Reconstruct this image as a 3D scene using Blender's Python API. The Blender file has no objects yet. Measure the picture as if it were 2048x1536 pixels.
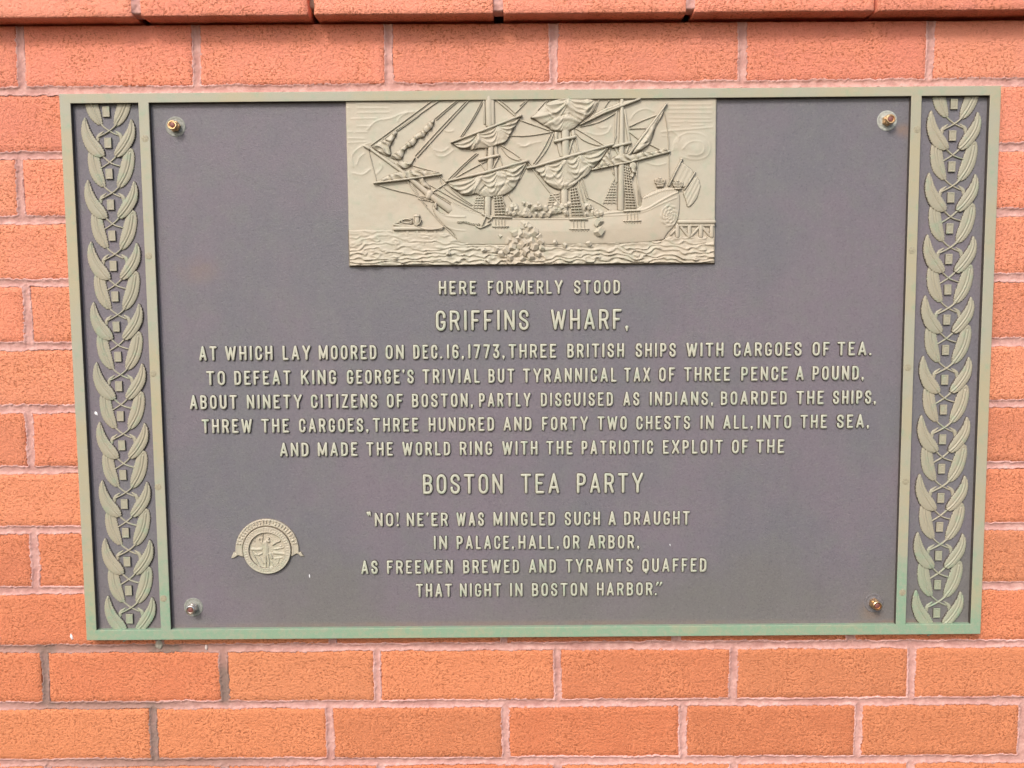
import bpy, math, random
import numpy as np
from mathutils import Matrix, Vector
random.seed(7)
rng = np.random.default_rng(7)
S = bpy.context.scene
COL = S.collection

# ------------------------------------------------------------------ camera
F_PX = 1900.0                      # focal length in photo pixels (2048 wide)
FRONT = -0.020                     # world y of the front face of the plaque frame (wall face is y = 0)
CAM = np.array([-0.02946, -1.65173 + FRONT, 0.12892])
RX, RY, RZ = -0.09168, 0.00269, -0.00815
def Rz3(a):  c, s = math.cos(a), math.sin(a); return np.array([[c, s, 0], [-s, c, 0], [0, 0, 1]])
def Rx3(a):  c, s = math.cos(a), math.sin(a); return np.array([[1, 0, 0], [0, c, s], [0, -s, c]])
def Ry3(a):  c, s = math.cos(a), math.sin(a); return np.array([[c, 0, s], [0, 1, 0], [-s, 0, c]])
RW = Ry3(RZ) @ Rx3(RX) @ Rz3(RY)   # world -> (right, forward, up)
cam_d = bpy.data.cameras.new('camera'); cam = bpy.data.objects.new('camera', cam_d); COL.objects.link(cam)
cam_d.sensor_width = 36.0; cam_d.lens = 36.0 * F_PX / 2048.0; cam_d.clip_start = 0.05; cam_d.clip_end = 200
r_, f_, u_ = RW[0], RW[1], RW[2]
cam.matrix_world = Matrix(((r_[0], u_[0], -f_[0], CAM[0]), (r_[1], u_[1], -f_[1], CAM[1]), (r_[2], u_[2], -f_[2], CAM[2]), (0, 0, 0, 1)))
S.camera = cam

# ------------------------------------------------------------------ sky, sun, exposure
SUN_EL, SUN_AZ = math.radians(40), math.radians(-24)      # azimuth measured from -Y (out of the wall) towards +X
w = bpy.data.worlds.new('World'); S.world = w; w.use_nodes = True
wn = w.node_tree; bg = wn.nodes['Background']; sky = wn.nodes.new('ShaderNodeTexSky')
sky.sky_type = 'NISHITA'; sky.sun_disc = False
sky.sun_elevation = SUN_EL; sky.sun_rotation = math.radians(180) + SUN_AZ * -1
sky.air_density = 1.0; sky.dust_density = 3.0; sky.ozone_density = 0.6; sky.altitude = 0
wn.links.new(sky.outputs[0], bg.inputs[0]); bg.inputs[1].default_value = 0.13
sd = bpy.data.lights.new('sun', 'SUN'); sd.energy = 1.15; sd.angle = math.radians(12); sd.color = (1, 0.98, 0.955)
so = bpy.data.objects.new('sun', sd); COL.objects.link(so)
tosun = Vector((math.sin(SUN_AZ) * math.cos(SUN_EL), -math.cos(SUN_AZ) * math.cos(SUN_EL), math.sin(SUN_EL)))
so.rotation_euler = tosun.to_track_quat('Z', 'Y').to_euler(); so.location = tosun * 5
S.view_settings.view_transform = 'Standard'; S.view_settings.look = 'None'
S.view_settings.exposure = 0.82; S.view_settings.gamma = 1.0; S.view_settings.use_curve_mapping = False

# ------------------------------------------------------------------ measuring: photo pixel -> point on a plane parallel to the wall
def at(px, py, y=FRONT):
    px = np.asarray(px, float); py = np.asarray(py, float)
    d = ((px - 1024) / F_PX)[..., None] * RW[0] + RW[1] + ((768 - py) / F_PX)[..., None] * RW[2]
    t = (y - CAM[1]) / d[..., 1]
    return CAM[0] + t * d[..., 0], CAM[2] + t * d[..., 2]
def P(pts, y=FRONT):
    a = np.array(pts, float); x, z = at(a[:, 0], a[:, 1], y); return np.stack([x, z], 1)
def c1(*p): return [(680 + x / 4.153, 180 + y / 4.153) for x, y in p]     # enlargement, left half of the ship relief
def c2(*p): return [(1040 + x / 4.151, 180 + y / 4.151) for x, y in p]    # right half
PX = 1.6 / 1885.0                 # metres per photo pixel on the plaque

# ------------------------------------------------------------------ materials
def nm(name):
    m = bpy.data.materials.new(name); m.use_nodes = True; t = m.node_tree
    return m, t, t.nodes['Principled BSDF']
def node(t, kind, **kw):
    n = t.nodes.new(kind)
    for k, v in kw.items():
        if k.startswith('i_'):
            key = k[2:]; key = int(key) if key.isdigit() else key
            n.inputs[key].default_value = v
        else: setattr(n, k, v)
    return n
def mixc(t, fac, a, b, mode='MIX'):
    n = t.nodes.new('ShaderNodeMix'); n.data_type = 'RGBA'; n.blend_type = mode
    for sock, v in ((n.inputs[0], fac), (n.inputs[6], a), (n.inputs[7], b)):
        if isinstance(v, (int, float)): sock.default_value = v
        elif isinstance(v, tuple): sock.default_value = v if len(v) == 4 else (*v, 1)
        else: t.links.new(v, sock)
    return n.outputs[2]
def ramp(t, inp, *stops):
    n = t.nodes.new('ShaderNodeMapRange'); n.clamp = True
    n.inputs[1].default_value, n.inputs[2].default_value, n.inputs[3].default_value, n.inputs[4].default_value = stops
    n.interpolation_type = 'SMOOTHSTEP'; t.links.new(inp, n.inputs[0]); return n.outputs[0]
def noise(t, vec, scale, detail=3, rough=0.55, dist=0.0):
    n = node(t, 'ShaderNodeTexNoise'); n.inputs['Scale'].default_value = scale; n.inputs['Detail'].default_value = detail
    n.inputs['Roughness'].default_value = rough; n.inputs['Distortion'].default_value = dist
    t.links.new(vec, n.inputs['Vector']); return n.outputs[0]
def mth(t, op, a, b=0.0):
    n = t.nodes.new('ShaderNodeMath'); n.operation = op
    for s, v in ((n.inputs[0], a), (n.inputs[1], b)):
        if isinstance(v, (int, float)): s.default_value = v
        else: t.links.new(v, s)
    return n.outputs[0]
def bump(t, bsdf, hgt, strength, dist):
    b = t.nodes.new('ShaderNodeBump'); b.inputs['Strength'].default_value = strength; b.inputs['Distance'].default_value = dist
    t.links.new(hgt, b.inputs['Height']); t.links.new(b.outputs[0], bsdf.inputs['Normal'])
def pos(t): return t.nodes.new('ShaderNodeNewGeometry').outputs['Position']
def scaled(t, vec, s):
    n = node(t, 'ShaderNodeMapping'); n.inputs['Scale'].default_value = s; t.links.new(vec, n.inputs['Vector']); return n.outputs[0]

def brick_material():
    m, t, b = nm('fired_brick'); p = pos(t)
    oi = t.nodes.new('ShaderNodeObjectInfo')
    off = t.nodes.new('ShaderNodeVectorMath'); off.operation = 'ADD'
    sc = t.nodes.new('ShaderNodeVectorMath'); sc.operation = 'SCALE'; sc.inputs[0].default_value = (3.1, 0.0, 5.7)
    t.links.new(oi.outputs['Random'], sc.inputs['Scale']); t.links.new(p, off.inputs[0]); t.links.new(sc.outputs[0], off.inputs[1])
    v = off.outputs[0]
    worm = noise(t, v, 210, 3, 0.7, 0.35)          # crawled, cracked face texture
    worm2 = noise(t, scaled(t, v, (0.75, 1, 1.7)), 230, 3, 0.65, 0.5)
    fine = noise(t, v, 900, 2, 0.6)
    big = noise(t, v, 14, 3, 0.6)
    pit = ramp(t, worm, 0.34, 0.44, 1.0, 0.0)
    pit2 = ramp(t, worm2, 0.365, 0.41, 1.0, 0.0)
    crack = mth(t, 'MAXIMUM', pit, pit2)
    region = ramp(t, big, 0.35, 0.6, 0.3, 1.0)
    cf = mth(t, 'MULTIPLY', crack, region)
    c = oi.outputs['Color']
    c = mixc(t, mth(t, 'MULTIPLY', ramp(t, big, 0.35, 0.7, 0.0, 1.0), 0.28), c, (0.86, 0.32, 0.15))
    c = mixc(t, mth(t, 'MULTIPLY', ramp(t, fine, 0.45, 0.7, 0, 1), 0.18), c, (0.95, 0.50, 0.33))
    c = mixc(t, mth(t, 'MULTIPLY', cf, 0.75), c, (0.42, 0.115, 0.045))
    t.links.new(c, b.inputs['Base Color']); b.inputs['Roughness'].default_value = 0.9
    b.inputs['Specular IOR Level'].default_value = 0.2
    h = mth(t, 'ADD', mth(t, 'MULTIPLY', worm, 1.0), mth(t, 'MULTIPLY', fine, 0.25))
    h = mth(t, 'SUBTRACT', h, mth(t, 'MULTIPLY', cf, 0.25))
    bump(t, b, h, 0.8, 0.0042)
    return m
def blob(t, p, cx, cz, rx, rz, soft=0.5):
    mp = node(t, 'ShaderNodeMapping'); mp.vector_type = 'POINT'
    mp.inputs['Location'].default_value = (-cx / rx, 0, -cz / rz); mp.inputs['Scale'].default_value = (1 / rx, 0, 1 / rz)
    t.links.new(p, mp.inputs['Vector'])
    l = t.nodes.new('ShaderNodeVectorMath'); l.operation = 'LENGTH'; t.links.new(mp.outputs[0], l.inputs[0])
    return ramp(t, l.outputs['Value'], 1 - soft, 1 + soft, 1.0, 0.0)
def mortar_material():
    m, t, b = nm('pink_mortar'); p = pos(t)
    n1 = noise(t, p, 60, 4, 0.6); n2 = noise(t, p, 420, 3, 0.6); n3 = noise(t, p, 9, 3, 0.6)
    c = mixc(t, ramp(t, n1, 0.35, 0.7, 0, 1), (0.47, 0.25, 0.215), (0.60, 0.35, 0.305))
    c = mixc(t, mth(t, 'MULTIPLY', ramp(t, n3, 0.5, 0.72, 0, 1), 0.5), c, (0.38, 0.175, 0.15))
    # smeared raised rims are lighter with lime bloom
    at_ = node(t, 'ShaderNodeAttribute'); at_.attribute_name = 'bloom'
    c = mixc(t, mth(t, 'MULTIPLY', at_.outputs['Fac'], 0.55), c, (0.76, 0.46, 0.42))
    c = mixc(t, mth(t, 'MULTIPLY', ramp(t, n2, 0.64, 0.74, 0, 1), 0.5), c, (0.85, 0.65, 0.62))
    # grey run-off stains from the bronze
    st = None
    for (qx, qy, rx, rz) in ((320, 1300, .13, .03),  (200, 1412, .16, .012), (310, 1525, .2, .014),
                             (450, 1350, .02, .05), (120, 1296, .16, .012)):
        x, z = at(qx, qy, 0.0); s_ = blob(t, p, float(x), float(z), rx, rz, .75)
        st = s_ if st is None else mth(t, 'MAXIMUM', st, s_)
    c = mixc(t, mth(t, 'MULTIPLY', st, 0.75), c, (0.27, 0.16, 0.125))
    st = None
    for (qx, qy, rx, rz) in ((95, 1348, .024, .062), (307, 1466, .024, .058), (330, 1300, .03, .014), (448, 1372, .014, .035)):
        x, z = at(qx, qy, 0.0); s_ = blob(t, p, float(x), float(z), rx, rz, .3)
        st = s_ if st is None else mth(t, 'MAXIMUM', st, s_)
    c = mixc(t, mth(t, 'MULTIPLY', st, ramp(t, n1, 0.25, 0.6, 0.5, 0.85)), c, (0.20, 0.145, 0.12))
    t.links.new(c, b.inputs['Base Color']); b.inputs['Roughness'].default_value = 0.95; b.inputs['Specular IOR Level'].default_value = 0.15
    bump(t, b, n2, 0.5, 0.0015)
    return m
def bronze_material(name, base, tint, green_bias=0.0, grain=0.25, low_k=0.75, gloss=0.5):
    m, t, b = nm(name); p = pos(t)
    n1 = noise(t, p, 7, 4, 0.6); n2 = noise(t, p, 55, 4, 0.6); n3 = noise(t, p, 700, 2, 0.6)
    sep = t.nodes.new('ShaderNodeSeparateXYZ'); t.links.new(p, sep.inputs[0])
    c = mixc(t, ramp(t, n1, 0.35, 0.65, 0, 1), base, tint)
    # verdigris gathers where rain collects: lower rail and the outer rims
    low = ramp(t, mth(t, 'ADD', sep.outputs['Z'], mth(t, 'MULTIPLY', mth(t, 'SUBTRACT', n1, 0.5), 0.35)), -0.47, -0.30, 1.0, 0.0)
    g = mth(t, 'ADD', mth(t, 'MULTIPLY', low, low_k), mth(t, 'MULTIPLY', ramp(t, n2, 0.5, 0.72, 0, 1), 0.35 + green_bias))
    crust = noise(t, p, 130, 4, 0.7)
    g = mth(t, 'MULTIPLY', g, ramp(t, mth(t, 'ADD', crust, mth(t, 'MULTIPLY', n2, 0.4)), 0.55, 0.8, 0.62, 1.15))
    g = mth(t, 'MINIMUM', mth(t, 'MAXIMUM', g, 0.0), 0.9)
    c = mixc(t, g, c, (0.19, 0.325, 0.21))
    c = mixc(t, mth(t, 'MULTIPLY', ramp(t, n3, 0.35, 0.65, 0, 1), 0.16), c, (0.46, 0.45, 0.38))
    t.links.new(c, b.inputs['Base Color']); b.inputs['Roughness'].default_value = gloss; b.inputs['Metallic'].default_value = 0.0
    b.inputs['Specular IOR Level'].default_value = 0.4
    bump(t, b, mth(t, 'ADD', n3, mth(t, 'MULTIPLY', n2, 1.5)), grain, 0.0008)
    return m
def panel_material():
    m, t, b = nm('dark_patinated_bronze'); p = pos(t)
    n1 = noise(t, p, 3.2, 4, 0.6); n2 = noise(t, p, 30, 5, 0.65); n3 = noise(t, p, 800, 2, 0.6); n4 = noise(t, p, 320, 3, 0.7)
    sep = t.nodes.new('ShaderNodeSeparateXYZ'); t.links.new(p, sep.inputs[0])
    c = mixc(t, ramp(t, n1, 0.38, 0.62, 0, 1), (0.140, 0.134, 0.149), (0.164, 0.139, 0.161))
    c = mixc(t, mth(t, 'MULTIPLY', ramp(t, n2, 0.42, 0.7, 0, 1), 0.35), c, (0.155, 0.16, 0.15))
    low = ramp(t, mth(t, 'ADD', sep.outputs['Z'], mth(t, 'MULTIPLY', mth(t, 'SUBTRACT', n1, 0.5), 0.5)), -0.48, -0.30, 1.0, 0.0)
    c = mixc(t, mth(t, 'MULTIPLY', low, 0.45), c, (0.155, 0.145, 0.115))
    c = mixc(t, mth(t, 'MULTIPLY', ramp(t, n4, 0.55, 0.72, 0, 1), 0.30), c, (0.27, 0.24, 0.25))
    c = mixc(t, mth(t, 'MULTIPLY', ramp(t, n4, 0.46, 0.3, 0, 1), 0.4), c, (0.07, 0.065, 0.07))
    run = noise(t, scaled(t, p, (26, 1, 3.5)), 1.0, 5, 0.65, 0.6)       # faint rain streaks
    c = mixc(t, mth(t, 'MULTIPLY', ramp(t, run, 0.5, 0.72, 0, 1), 0.10), c, (0.20, 0.195, 0.185))
    c = mixc(t, mth(t, 'MULTIPLY', ramp(t, run, 0.46, 0.3, 0, 1), 0.10), c, (0.085, 0.075, 0.085))
    rs = None
    for (qx, qy, rx_, rz_, k_) in ((1785, 1246, .06, .006, .6), (1806, 262, .012, .01, .6), (395, 540, .03, .02, .25), (1745, 1225, .018, .02, .4), (1000, 1248, .5, .005, .35)):
        x_, z_ = at(qx, qy, FRONT + .0095); k = mth(t, 'MULTIPLY', blob(t, p, float(x_), float(z_), rx_, rz_, .8), k_); rs = k if rs is None else mth(t, 'MAXIMUM', rs, k)
    c = mixc(t, mth(t, 'MULTIPLY', rs, ramp(t, n2, 0.3, 0.6, 0.3, 1)), c, (0.24, 0.15, 0.10))
    t.links.new(c, b.inputs['Base Color']); b.inputs['Roughness'].default_value = 0.6; b.inputs['Specular IOR Level'].default_value = 0.45
    bump(t, b, mth(t, 'ADD', n3, n4), 0.55, 0.0011)
    return m
def simple(name, col, rough=0.5, metal=0.0, spec=0.5):
    m, t, b = nm(name); p = pos(t); n = noise(t, p, 300, 3, 0.6)
    c = mixc(t, ramp(t, n, 0.3, 0.7, 0, 1), tuple(x * 0.75 for x in col), tuple(min(1, x * 1.15) for x in col))
    t.links.new(c, b.inputs['Base Color']); b.inputs['Roughness'].default_value = rough; b.inputs['Metallic'].default_value = metal
    b.inputs['Specular IOR Level'].default_value = spec
    bump(t, b, n, 0.2, 0.0006); return m
M_BRICK = brick_material(); M_MORTAR = mortar_material(); M_PANEL = panel_material()
M_FRAME = bronze_material('bronze_frame_patina', (0.335, 0.325, 0.245), (0.375, 0.325, 0.205))
M_TEXT = bronze_material('bronze_letter_patina', (0.44, 0.445, 0.345), (0.46, 0.445, 0.35), 0.02, low_k=.12)
M_LEAF = bronze_material('bronze_leaf_patina', (0.31, 0.29, 0.21), (0.34, 0.30, 0.215), 0.0, low_k=.38)
M_SHIP = bronze_material('bronze_relief_patina', (0.45, 0.38, 0.285), (0.425, 0.39, 0.30), -0.17)
M_FLANK = simple('tarnish_and_shade_flank', (0.085, 0.070, 0.060), 0.65, 0.0, 0.3)  # dark oxide tone that also paints shade along raised edges
M_SHIPFLANK = simple('relief_tarnish_and_shade', (0.22, 0.18, 0.13), 0.65, 0.0, 0.3)  # tarnish plus painted side shadow for relief pieces and ropes
M_BRASS = simple('yellow_brass', (0.80, 0.53, 0.29), 0.34, 1.0)
M_SILVER = simple('silvery_nut', (0.85, 0.80, 0.74), 0.3, 1.0)
M_SCARP = simple('pale_scraped_bronze', (0.36, 0.37, 0.33), 0.6, 0.0)
M_BOLT = simple('rusty_bolt_end', (0.22, 0.085, 0.07), 0.6, 0.3)
M_SCAR = simple('scraped_bronze', (0.24, 0.245, 0.215), 0.6, 0.0)
M_SCARD = simple('dull_scraped_bronze', (0.145, 0.135, 0.14), 0.6, 0.0)
M_PLUG = simple('bronze_plug', (0.33, 0.295, 0.20), 0.55, 0.0)
M_WHITE = simple('white_paint_and_glint', (0.85, 0.84, 0.84), 0.6, 0.0)
M_SMEAR = simple('lime_smear', (0.62, 0.52, 0.48), 0.9, 0.0, 0.2)
M_CEMENT = simple('grey_cement_smear', (0.36, 0.33, 0.27), 0.9, 0.0, 0.2)

# ------------------------------------------------------------------ object helpers
def link(name, mesh, mat=None, parent=None, smooth=True):
    o = bpy.data.objects.new(name, mesh); COL.objects.link(o)
    if mat is not None and not mesh.materials: mesh.materials.append(mat)
    if smooth: mesh.polygons.foreach_set('use_smooth', [True] * len(mesh.polygons))
    if parent is not None: o.parent = parent
    return o
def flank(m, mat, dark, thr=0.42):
    """the casting was rubbed bright on its raised faces only: steep flanks take dark oxide with edge shade painted in"""
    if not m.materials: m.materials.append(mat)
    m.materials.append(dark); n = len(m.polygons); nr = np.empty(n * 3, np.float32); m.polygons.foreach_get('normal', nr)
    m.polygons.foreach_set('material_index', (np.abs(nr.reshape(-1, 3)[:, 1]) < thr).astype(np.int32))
def empty(name, loc=(0, 0, 0), parent=None):
    o = bpy.data.objects.new(name, None); COL.objects.link(o); o.location = loc; o.empty_display_size = 0.05
    if parent is not None: o.parent = parent
    return o
class MB:
    def __init__(s): s.v = []; s.f = []; s.n = 0
    def add(s, v, f):
        v = np.asarray(v, float); s.v.append(v)
        s.f += [tuple(int(i) + s.n for i in q) for q in f]; s.n += len(v)
    def mesh(s, name):
        m = bpy.data.meshes.new(name); m.from_pydata(np.concatenate(s.v).tolist(), [], s.f); m.update(); return m
def mesh_np(name, v, q):
    m = bpy.data.meshes.new(name); v = np.asarray(v, np.float32); q = np.asarray(q, np.int32)
    m.vertices.add(len(v)); m.vertices.foreach_set('co', v.ravel())
    m.loops.add(q.size); m.loops.foreach_set('vertex_index', q.ravel())
    m.polygons.add(len(q)); m.polygons.foreach_set('loop_start', np.arange(len(q), dtype=np.int32) * 4)
    m.polygons.foreach_set('loop_total', np.full(len(q), 4, np.int32)); m.update(calc_edges=True); m.validate(); return m

def seg_dist(x, z, a, b):
    dx, dz = b[0] - a[0], b[1] - a[1]; L = dx * dx + dz * dz + 1e-18
    t = np.clip(((x - a[0]) * dx + (z - a[1]) * dz) / L, 0, 1)
    return np.hypot(x - a[0] - t * dx, z - a[1] - t * dz)
def line_dist(x, z, pts):
    d = np.full(x.shape, 9.0)
    for i in range(len(pts) - 1): d = np.minimum(d, seg_dist(x, z, pts[i], pts[i + 1]))
    return d
def sdf(x, z, poly):                # positive inside
    d = line_dist(x, z, list(poly) + [poly[0]]); ins = np.zeros(x.shape, bool); n = len(poly)
    for i in range(n):
        a, b = poly[i], poly[(i + 1) % n]
        c = ((a[1] > z) != (b[1] > z)) & (x < (b[0] - a[0]) * (z - a[1]) / (b[1] - a[1] + 1e-18) + a[0]); ins ^= c
    return np.where(ins, d, -d)
def hashn(x, z, s, seed=0):         # smooth value noise
    r = np.random.default_rng(seed).random((64, 64)); u, v = x * s, z * s
    i, j = np.floor(u).astype(int), np.floor(v).astype(int); fu, fv = u - i, v - j
    fu = fu * fu * (3 - 2 * fu); fv = fv * fv * (3 - 2 * fv); g = lambda a, b: r[a % 64, b % 64]
    return (g(i, j) * (1 - fu) + g(i + 1, j) * fu) * (1 - fv) + (g(i, j + 1) * (1 - fu) + g(i + 1, j + 1) * fu) * fv
def smooth_poly(p, it=2, closed=True):
    p = np.asarray(p, float)
    for _ in range(it):
        q = np.roll(p, -1, 0)
        if closed: p = np.stack([.75 * p + .25 * q, .25 * p + .75 * q], 1).reshape(-1, 2)
        else:
            a, b = p[:-1], p[1:]; m = np.stack([.75 * a + .25 * b, .25 * a + .75 * b], 1).reshape(-1, 2)
            p = np.concatenate([p[:1], m, p[-1:]])
    return p
def grid_mesh(name, x0, x1, z0, z1, cell, hfun, y0, keepfun=None, sd_fun=None):
    nx = max(2, int(math.ceil((x1 - x0) / cell)) + 1); nz = max(2, int(math.ceil((z1 - z0) / cell)) + 1)
    X, Z = np.meshgrid(np.linspace(x0, x1, nx), np.linspace(z0, z1, nz))
    keep = keepfun(X, Z) if keepfun else np.ones(X.shape, bool)
    H = hfun(X, Z)
    V = np.stack([X.ravel(), y0 - H.ravel(), Z.ravel()], 1)
    idx = np.arange(nx * nz).reshape(nz, nx)
    q = np.stack([idx[:-1, :-1], idx[:-1, 1:], idx[1:, 1:], idx[1:, :-1]], -1)
    kc = keep[:-1, :-1] | keep[:-1, 1:] | keep[1:, 1:] | keep[1:, :-1]
    q = q[kc]; used = np.unique(q); mp = np.zeros(nx * nz, int); mp[used] = np.arange(len(used))
    return mesh_np(name, V[used], mp[q]), used
def patch(name, poly, hfun, y0, mat, parent, cell=1.3 * PX, edge=2.0 * PX, T=0.003, origin=None):
    """relief piece: rises steeply at its outline, hfun(x, z, inside_distance) gives the sculpted height"""
    poly = np.asarray(poly); a, b = poly.min(0) - 2 * cell, poly.max(0) + 2 * cell
    cache = {}
    def sdd(X, Z): cache['d'] = sdf(X, Z, poly); return cache['d'] > -1.3 * cell
    def H(X, Z):
        d = cache['d']; k = np.clip(d / edge, 0, 1); k = np.sqrt(np.clip(1 - (1 - k) ** 2, 0, 1))
        return np.where(d > 0, k * (T + hfun(X, Z, d)), d * 2.5)
    m, _ = grid_mesh(name, a[0], b[0], a[1], b[1], cell, H, y0, sdd)
    if mat is M_SHIP: flank(m, mat, M_SHIPFLANK)
    o = link(name, m, mat, parent)
    return o
def stroke(mb, pts, hw, h, y0, caps=True, base=-0.0008, prof=((-1, 0), (-.92, .55), (-.6, .92), (0, 1), (.6, .92), (.92, .55), (1, 0))):
    """raised rounded bar along a polyline lying on the plane y0; hw may vary per point"""
    p = np.asarray(pts, float); n = len(p); hw = np.broadcast_to(np.asarray(hw, float), (n,)); h = np.broadcast_to(np.asarray(h, float), (n,))
    d = np.diff(p, axis=0); L = np.hypot(d[:, 0], d[:, 1]) + 1e-12; d = d / L[:, None]; nr = np.stack([-d[:, 1], d[:, 0]], 1)
    sec = []
    def sct(c, nv, wd, hh): sec.append((c, nv, wd, hh))
    if caps:
        for th in (80, 55, 28):
            a = math.radians(th); sct(p[0] - d[0] * hw[0] * math.sin(a), nr[0], hw[0] * math.cos(a), h[0] * (0.35 + 0.65 * math.cos(a)))
    for i in range(n):
        if i == 0: nv, k = nr[0], 1
        elif i == n - 1: nv, k = nr[-1], 1
        else:
            nv = nr[i - 1] + nr[i]; l = np.hypot(*nv)
            if l < 1e-6: nv, k = nr[i], 1
            else: nv = nv / l; k = min(1.45, 1 / max(0.3, float(nv @ nr[i])))
        sct(p[i], nv, hw[i] * k, h[i])
    if caps:
        for th in (28, 55, 80):
            a = math.radians(th); sct(p[-1] + d[-1] * hw[-1] * math.sin(a), nr[-1], hw[-1] * math.cos(a), h[-1] * (0.35 + 0.65 * math.cos(a)))
    V = []; m = len(prof)
    for c, nv, wd, hh in sec:
        for (o, k) in prof:
            q = c + nv * wd * o; V.append((q[0], y0 - (hh * k if k > 0 else base), q[1]))
    F_ = []
    for i in range(len(sec) - 1):
        for j in range(m - 1):
            a = i * m + j; F_.append((a, a + m, a + m + 1, a + 1))
    F_.append(tuple(range(m))[::-1] if True else ()); F_.append(tuple(range((len(sec) - 1) * m, len(sec) * m)))
    mb.add(V, F_)
def split_sharp(pts, deg=58):
    out, cur = [], [pts[0]]
    for i in range(1, len(pts)):
        cur.append(pts[i])
        if i < len(pts) - 1:
            a, b = pts[i] - pts[i - 1], pts[i + 1] - pts[i]
            c = float(a @ b) / (np.hypot(*a) * np.hypot(*b) + 1e-12)
            if c < math.cos(math.radians(deg)): out.append(np.array(cur)); cur = [pts[i]]
    out.append(np.array(cur)); return out
LPROF = ((-1.26, 0), (-.97, .62), (-.74, .96), (0, 1), (.74, .96), (.97, .62), (1.26, 0))
def round_turns(p, r):
    q = [p[0]]
    for i in range(1, len(p) - 1):
        a, b = p[i - 1] - p[i], p[i + 1] - p[i]; la, lb = np.hypot(*a), np.hypot(*b)
        q.append(p[i] + a * min(.45, r / la)); q.append(p[i] + (a * min(.45, r / la) + b * min(.45, r / lb)) * .22); q.append(p[i] + b * min(.45, r / lb))
    q.append(p[-1]); return np.array(q)
def arc(cx, cz, rx, rz, a0, a1, n=14):
    a = np.radians(np.linspace(a0, a1, n)); return np.stack([cx + rx * np.cos(a), cz + rz * np.sin(a)], 1)
def lathe(mb, c, y0, prof, n=24, rot=0.0):
    """rings (radius, height) about the axis through c normal to the wall"""
    V = []
    for r, h in prof:
        for k in range(n):
            a = rot + 2 * math.pi * k / n; V.append((c[0] + r * math.cos(a), y0 - h, c[1] + r * math.sin(a)))
    F_ = [(i * n + k, i * n + (k + 1) % n, (i + 1) * n + (k + 1) % n, (i + 1) * n + k) for i in range(len(prof) - 1) for k in range(n)]
    F_.append(tuple((len(prof) - 1) * n + k for k in range(n))); mb.add(V, F_)

# ================================================================== BRICK WALL
wall = empty('brick_wall', (0, 0, 0))
wall['label'] = 'orange brick wall with pink mortar joints and a projecting brick course along the top'; wall['category'] = 'wall'
LEDGE = 0.040
def fitline(l, r, y=0.0):         # a bed joint: photo height at x=60 and x=2025 -> slope and offset in the wall plane
    (xa, za), (xb, zb) = [tuple(float(c) for c in at(q[0], q[1], y)) for q in ((60, l), (2025, r))]
    k = (zb - za) / (xb - xa); return (k, za - k * xa)
beds = [(181.5, 164), (311, 294), (440, 424), (566, 554.5), (692.5, 684), (818.5, 807), (940, 930), (1060, 1052.5), (1181, 1171), (1298, 1287), (1411.5, 1401), (1526, 1517)]
BED = [fitline(*b) for b in beds]
k0, b0 = BED[0]
BED = [fitline(51, 40)] + BED                        # BED[0]: underside of the projecting course
pitch = (BED[1][1] - BED[12][1]) / 11
BED.append((BED[12][0], BED[12][1] - pitch)); BED.append((BED[12][0], BED[12][1] - 2 * pitch))
def bz(i, x): return BED[i][0] * x + BED[i][1]
JW = 0.0068                                          # half thickness of a joint
# head joints: course number -> photo x of joints at the course's middle
heads = {1: [41, 392, 777, 1107, 1485, 1860], 10: [318, 665, 1008, 1352, 1702, 2064], 11: [91, 448, 755, 1115, 1467, 1822], 12: [307, 660, 1011, 1365, 1716],
         13: [97, 450, 762, 1115, 1467, 1820], 3: [40.5], 5: [55], 7: [60], 9: [73]}
ymid = {i: (b[0] + beds[i][0]) / 2 for i, b in enumerate(beds[:-1], 0)}
def course_joints(ci):
    ym = {1: 110, 10: 1240, 11: 1355, 12: 1468, 13: 1560}.get(ci, None)
    if ym is None: ym = 181.5 + (ci - 1.5) * 125
    hx = heads.get(ci)
    if hx: js = [float(at(x, ym, 0)[0]) for x in hx]
    else: js = []
    BP = 0.2995
    if ci in (3, 5, 7, 9): js = [js[0] + BP * k + random.uniform(-.004, .004) for k in range(6)]
    if ci in (2, 4, 6, 8): 
        a = float(at(50, 300 + ci * 10, 0)[0]) + BP / 2; js = [a + BP * k + random.uniform(-.004, .004) for k in range(6)]
    if ci == 14: js = [float(at(x, 1600, 0)[0]) for x in (320, 668, 1011, 1365, 1716)]
    js = sorted(js)
    while js[0] > -1.15: js.insert(0, js[0] - BP)
    while js[-1] < 1.15: js.append(js[-1] + BP)
    return js
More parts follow.
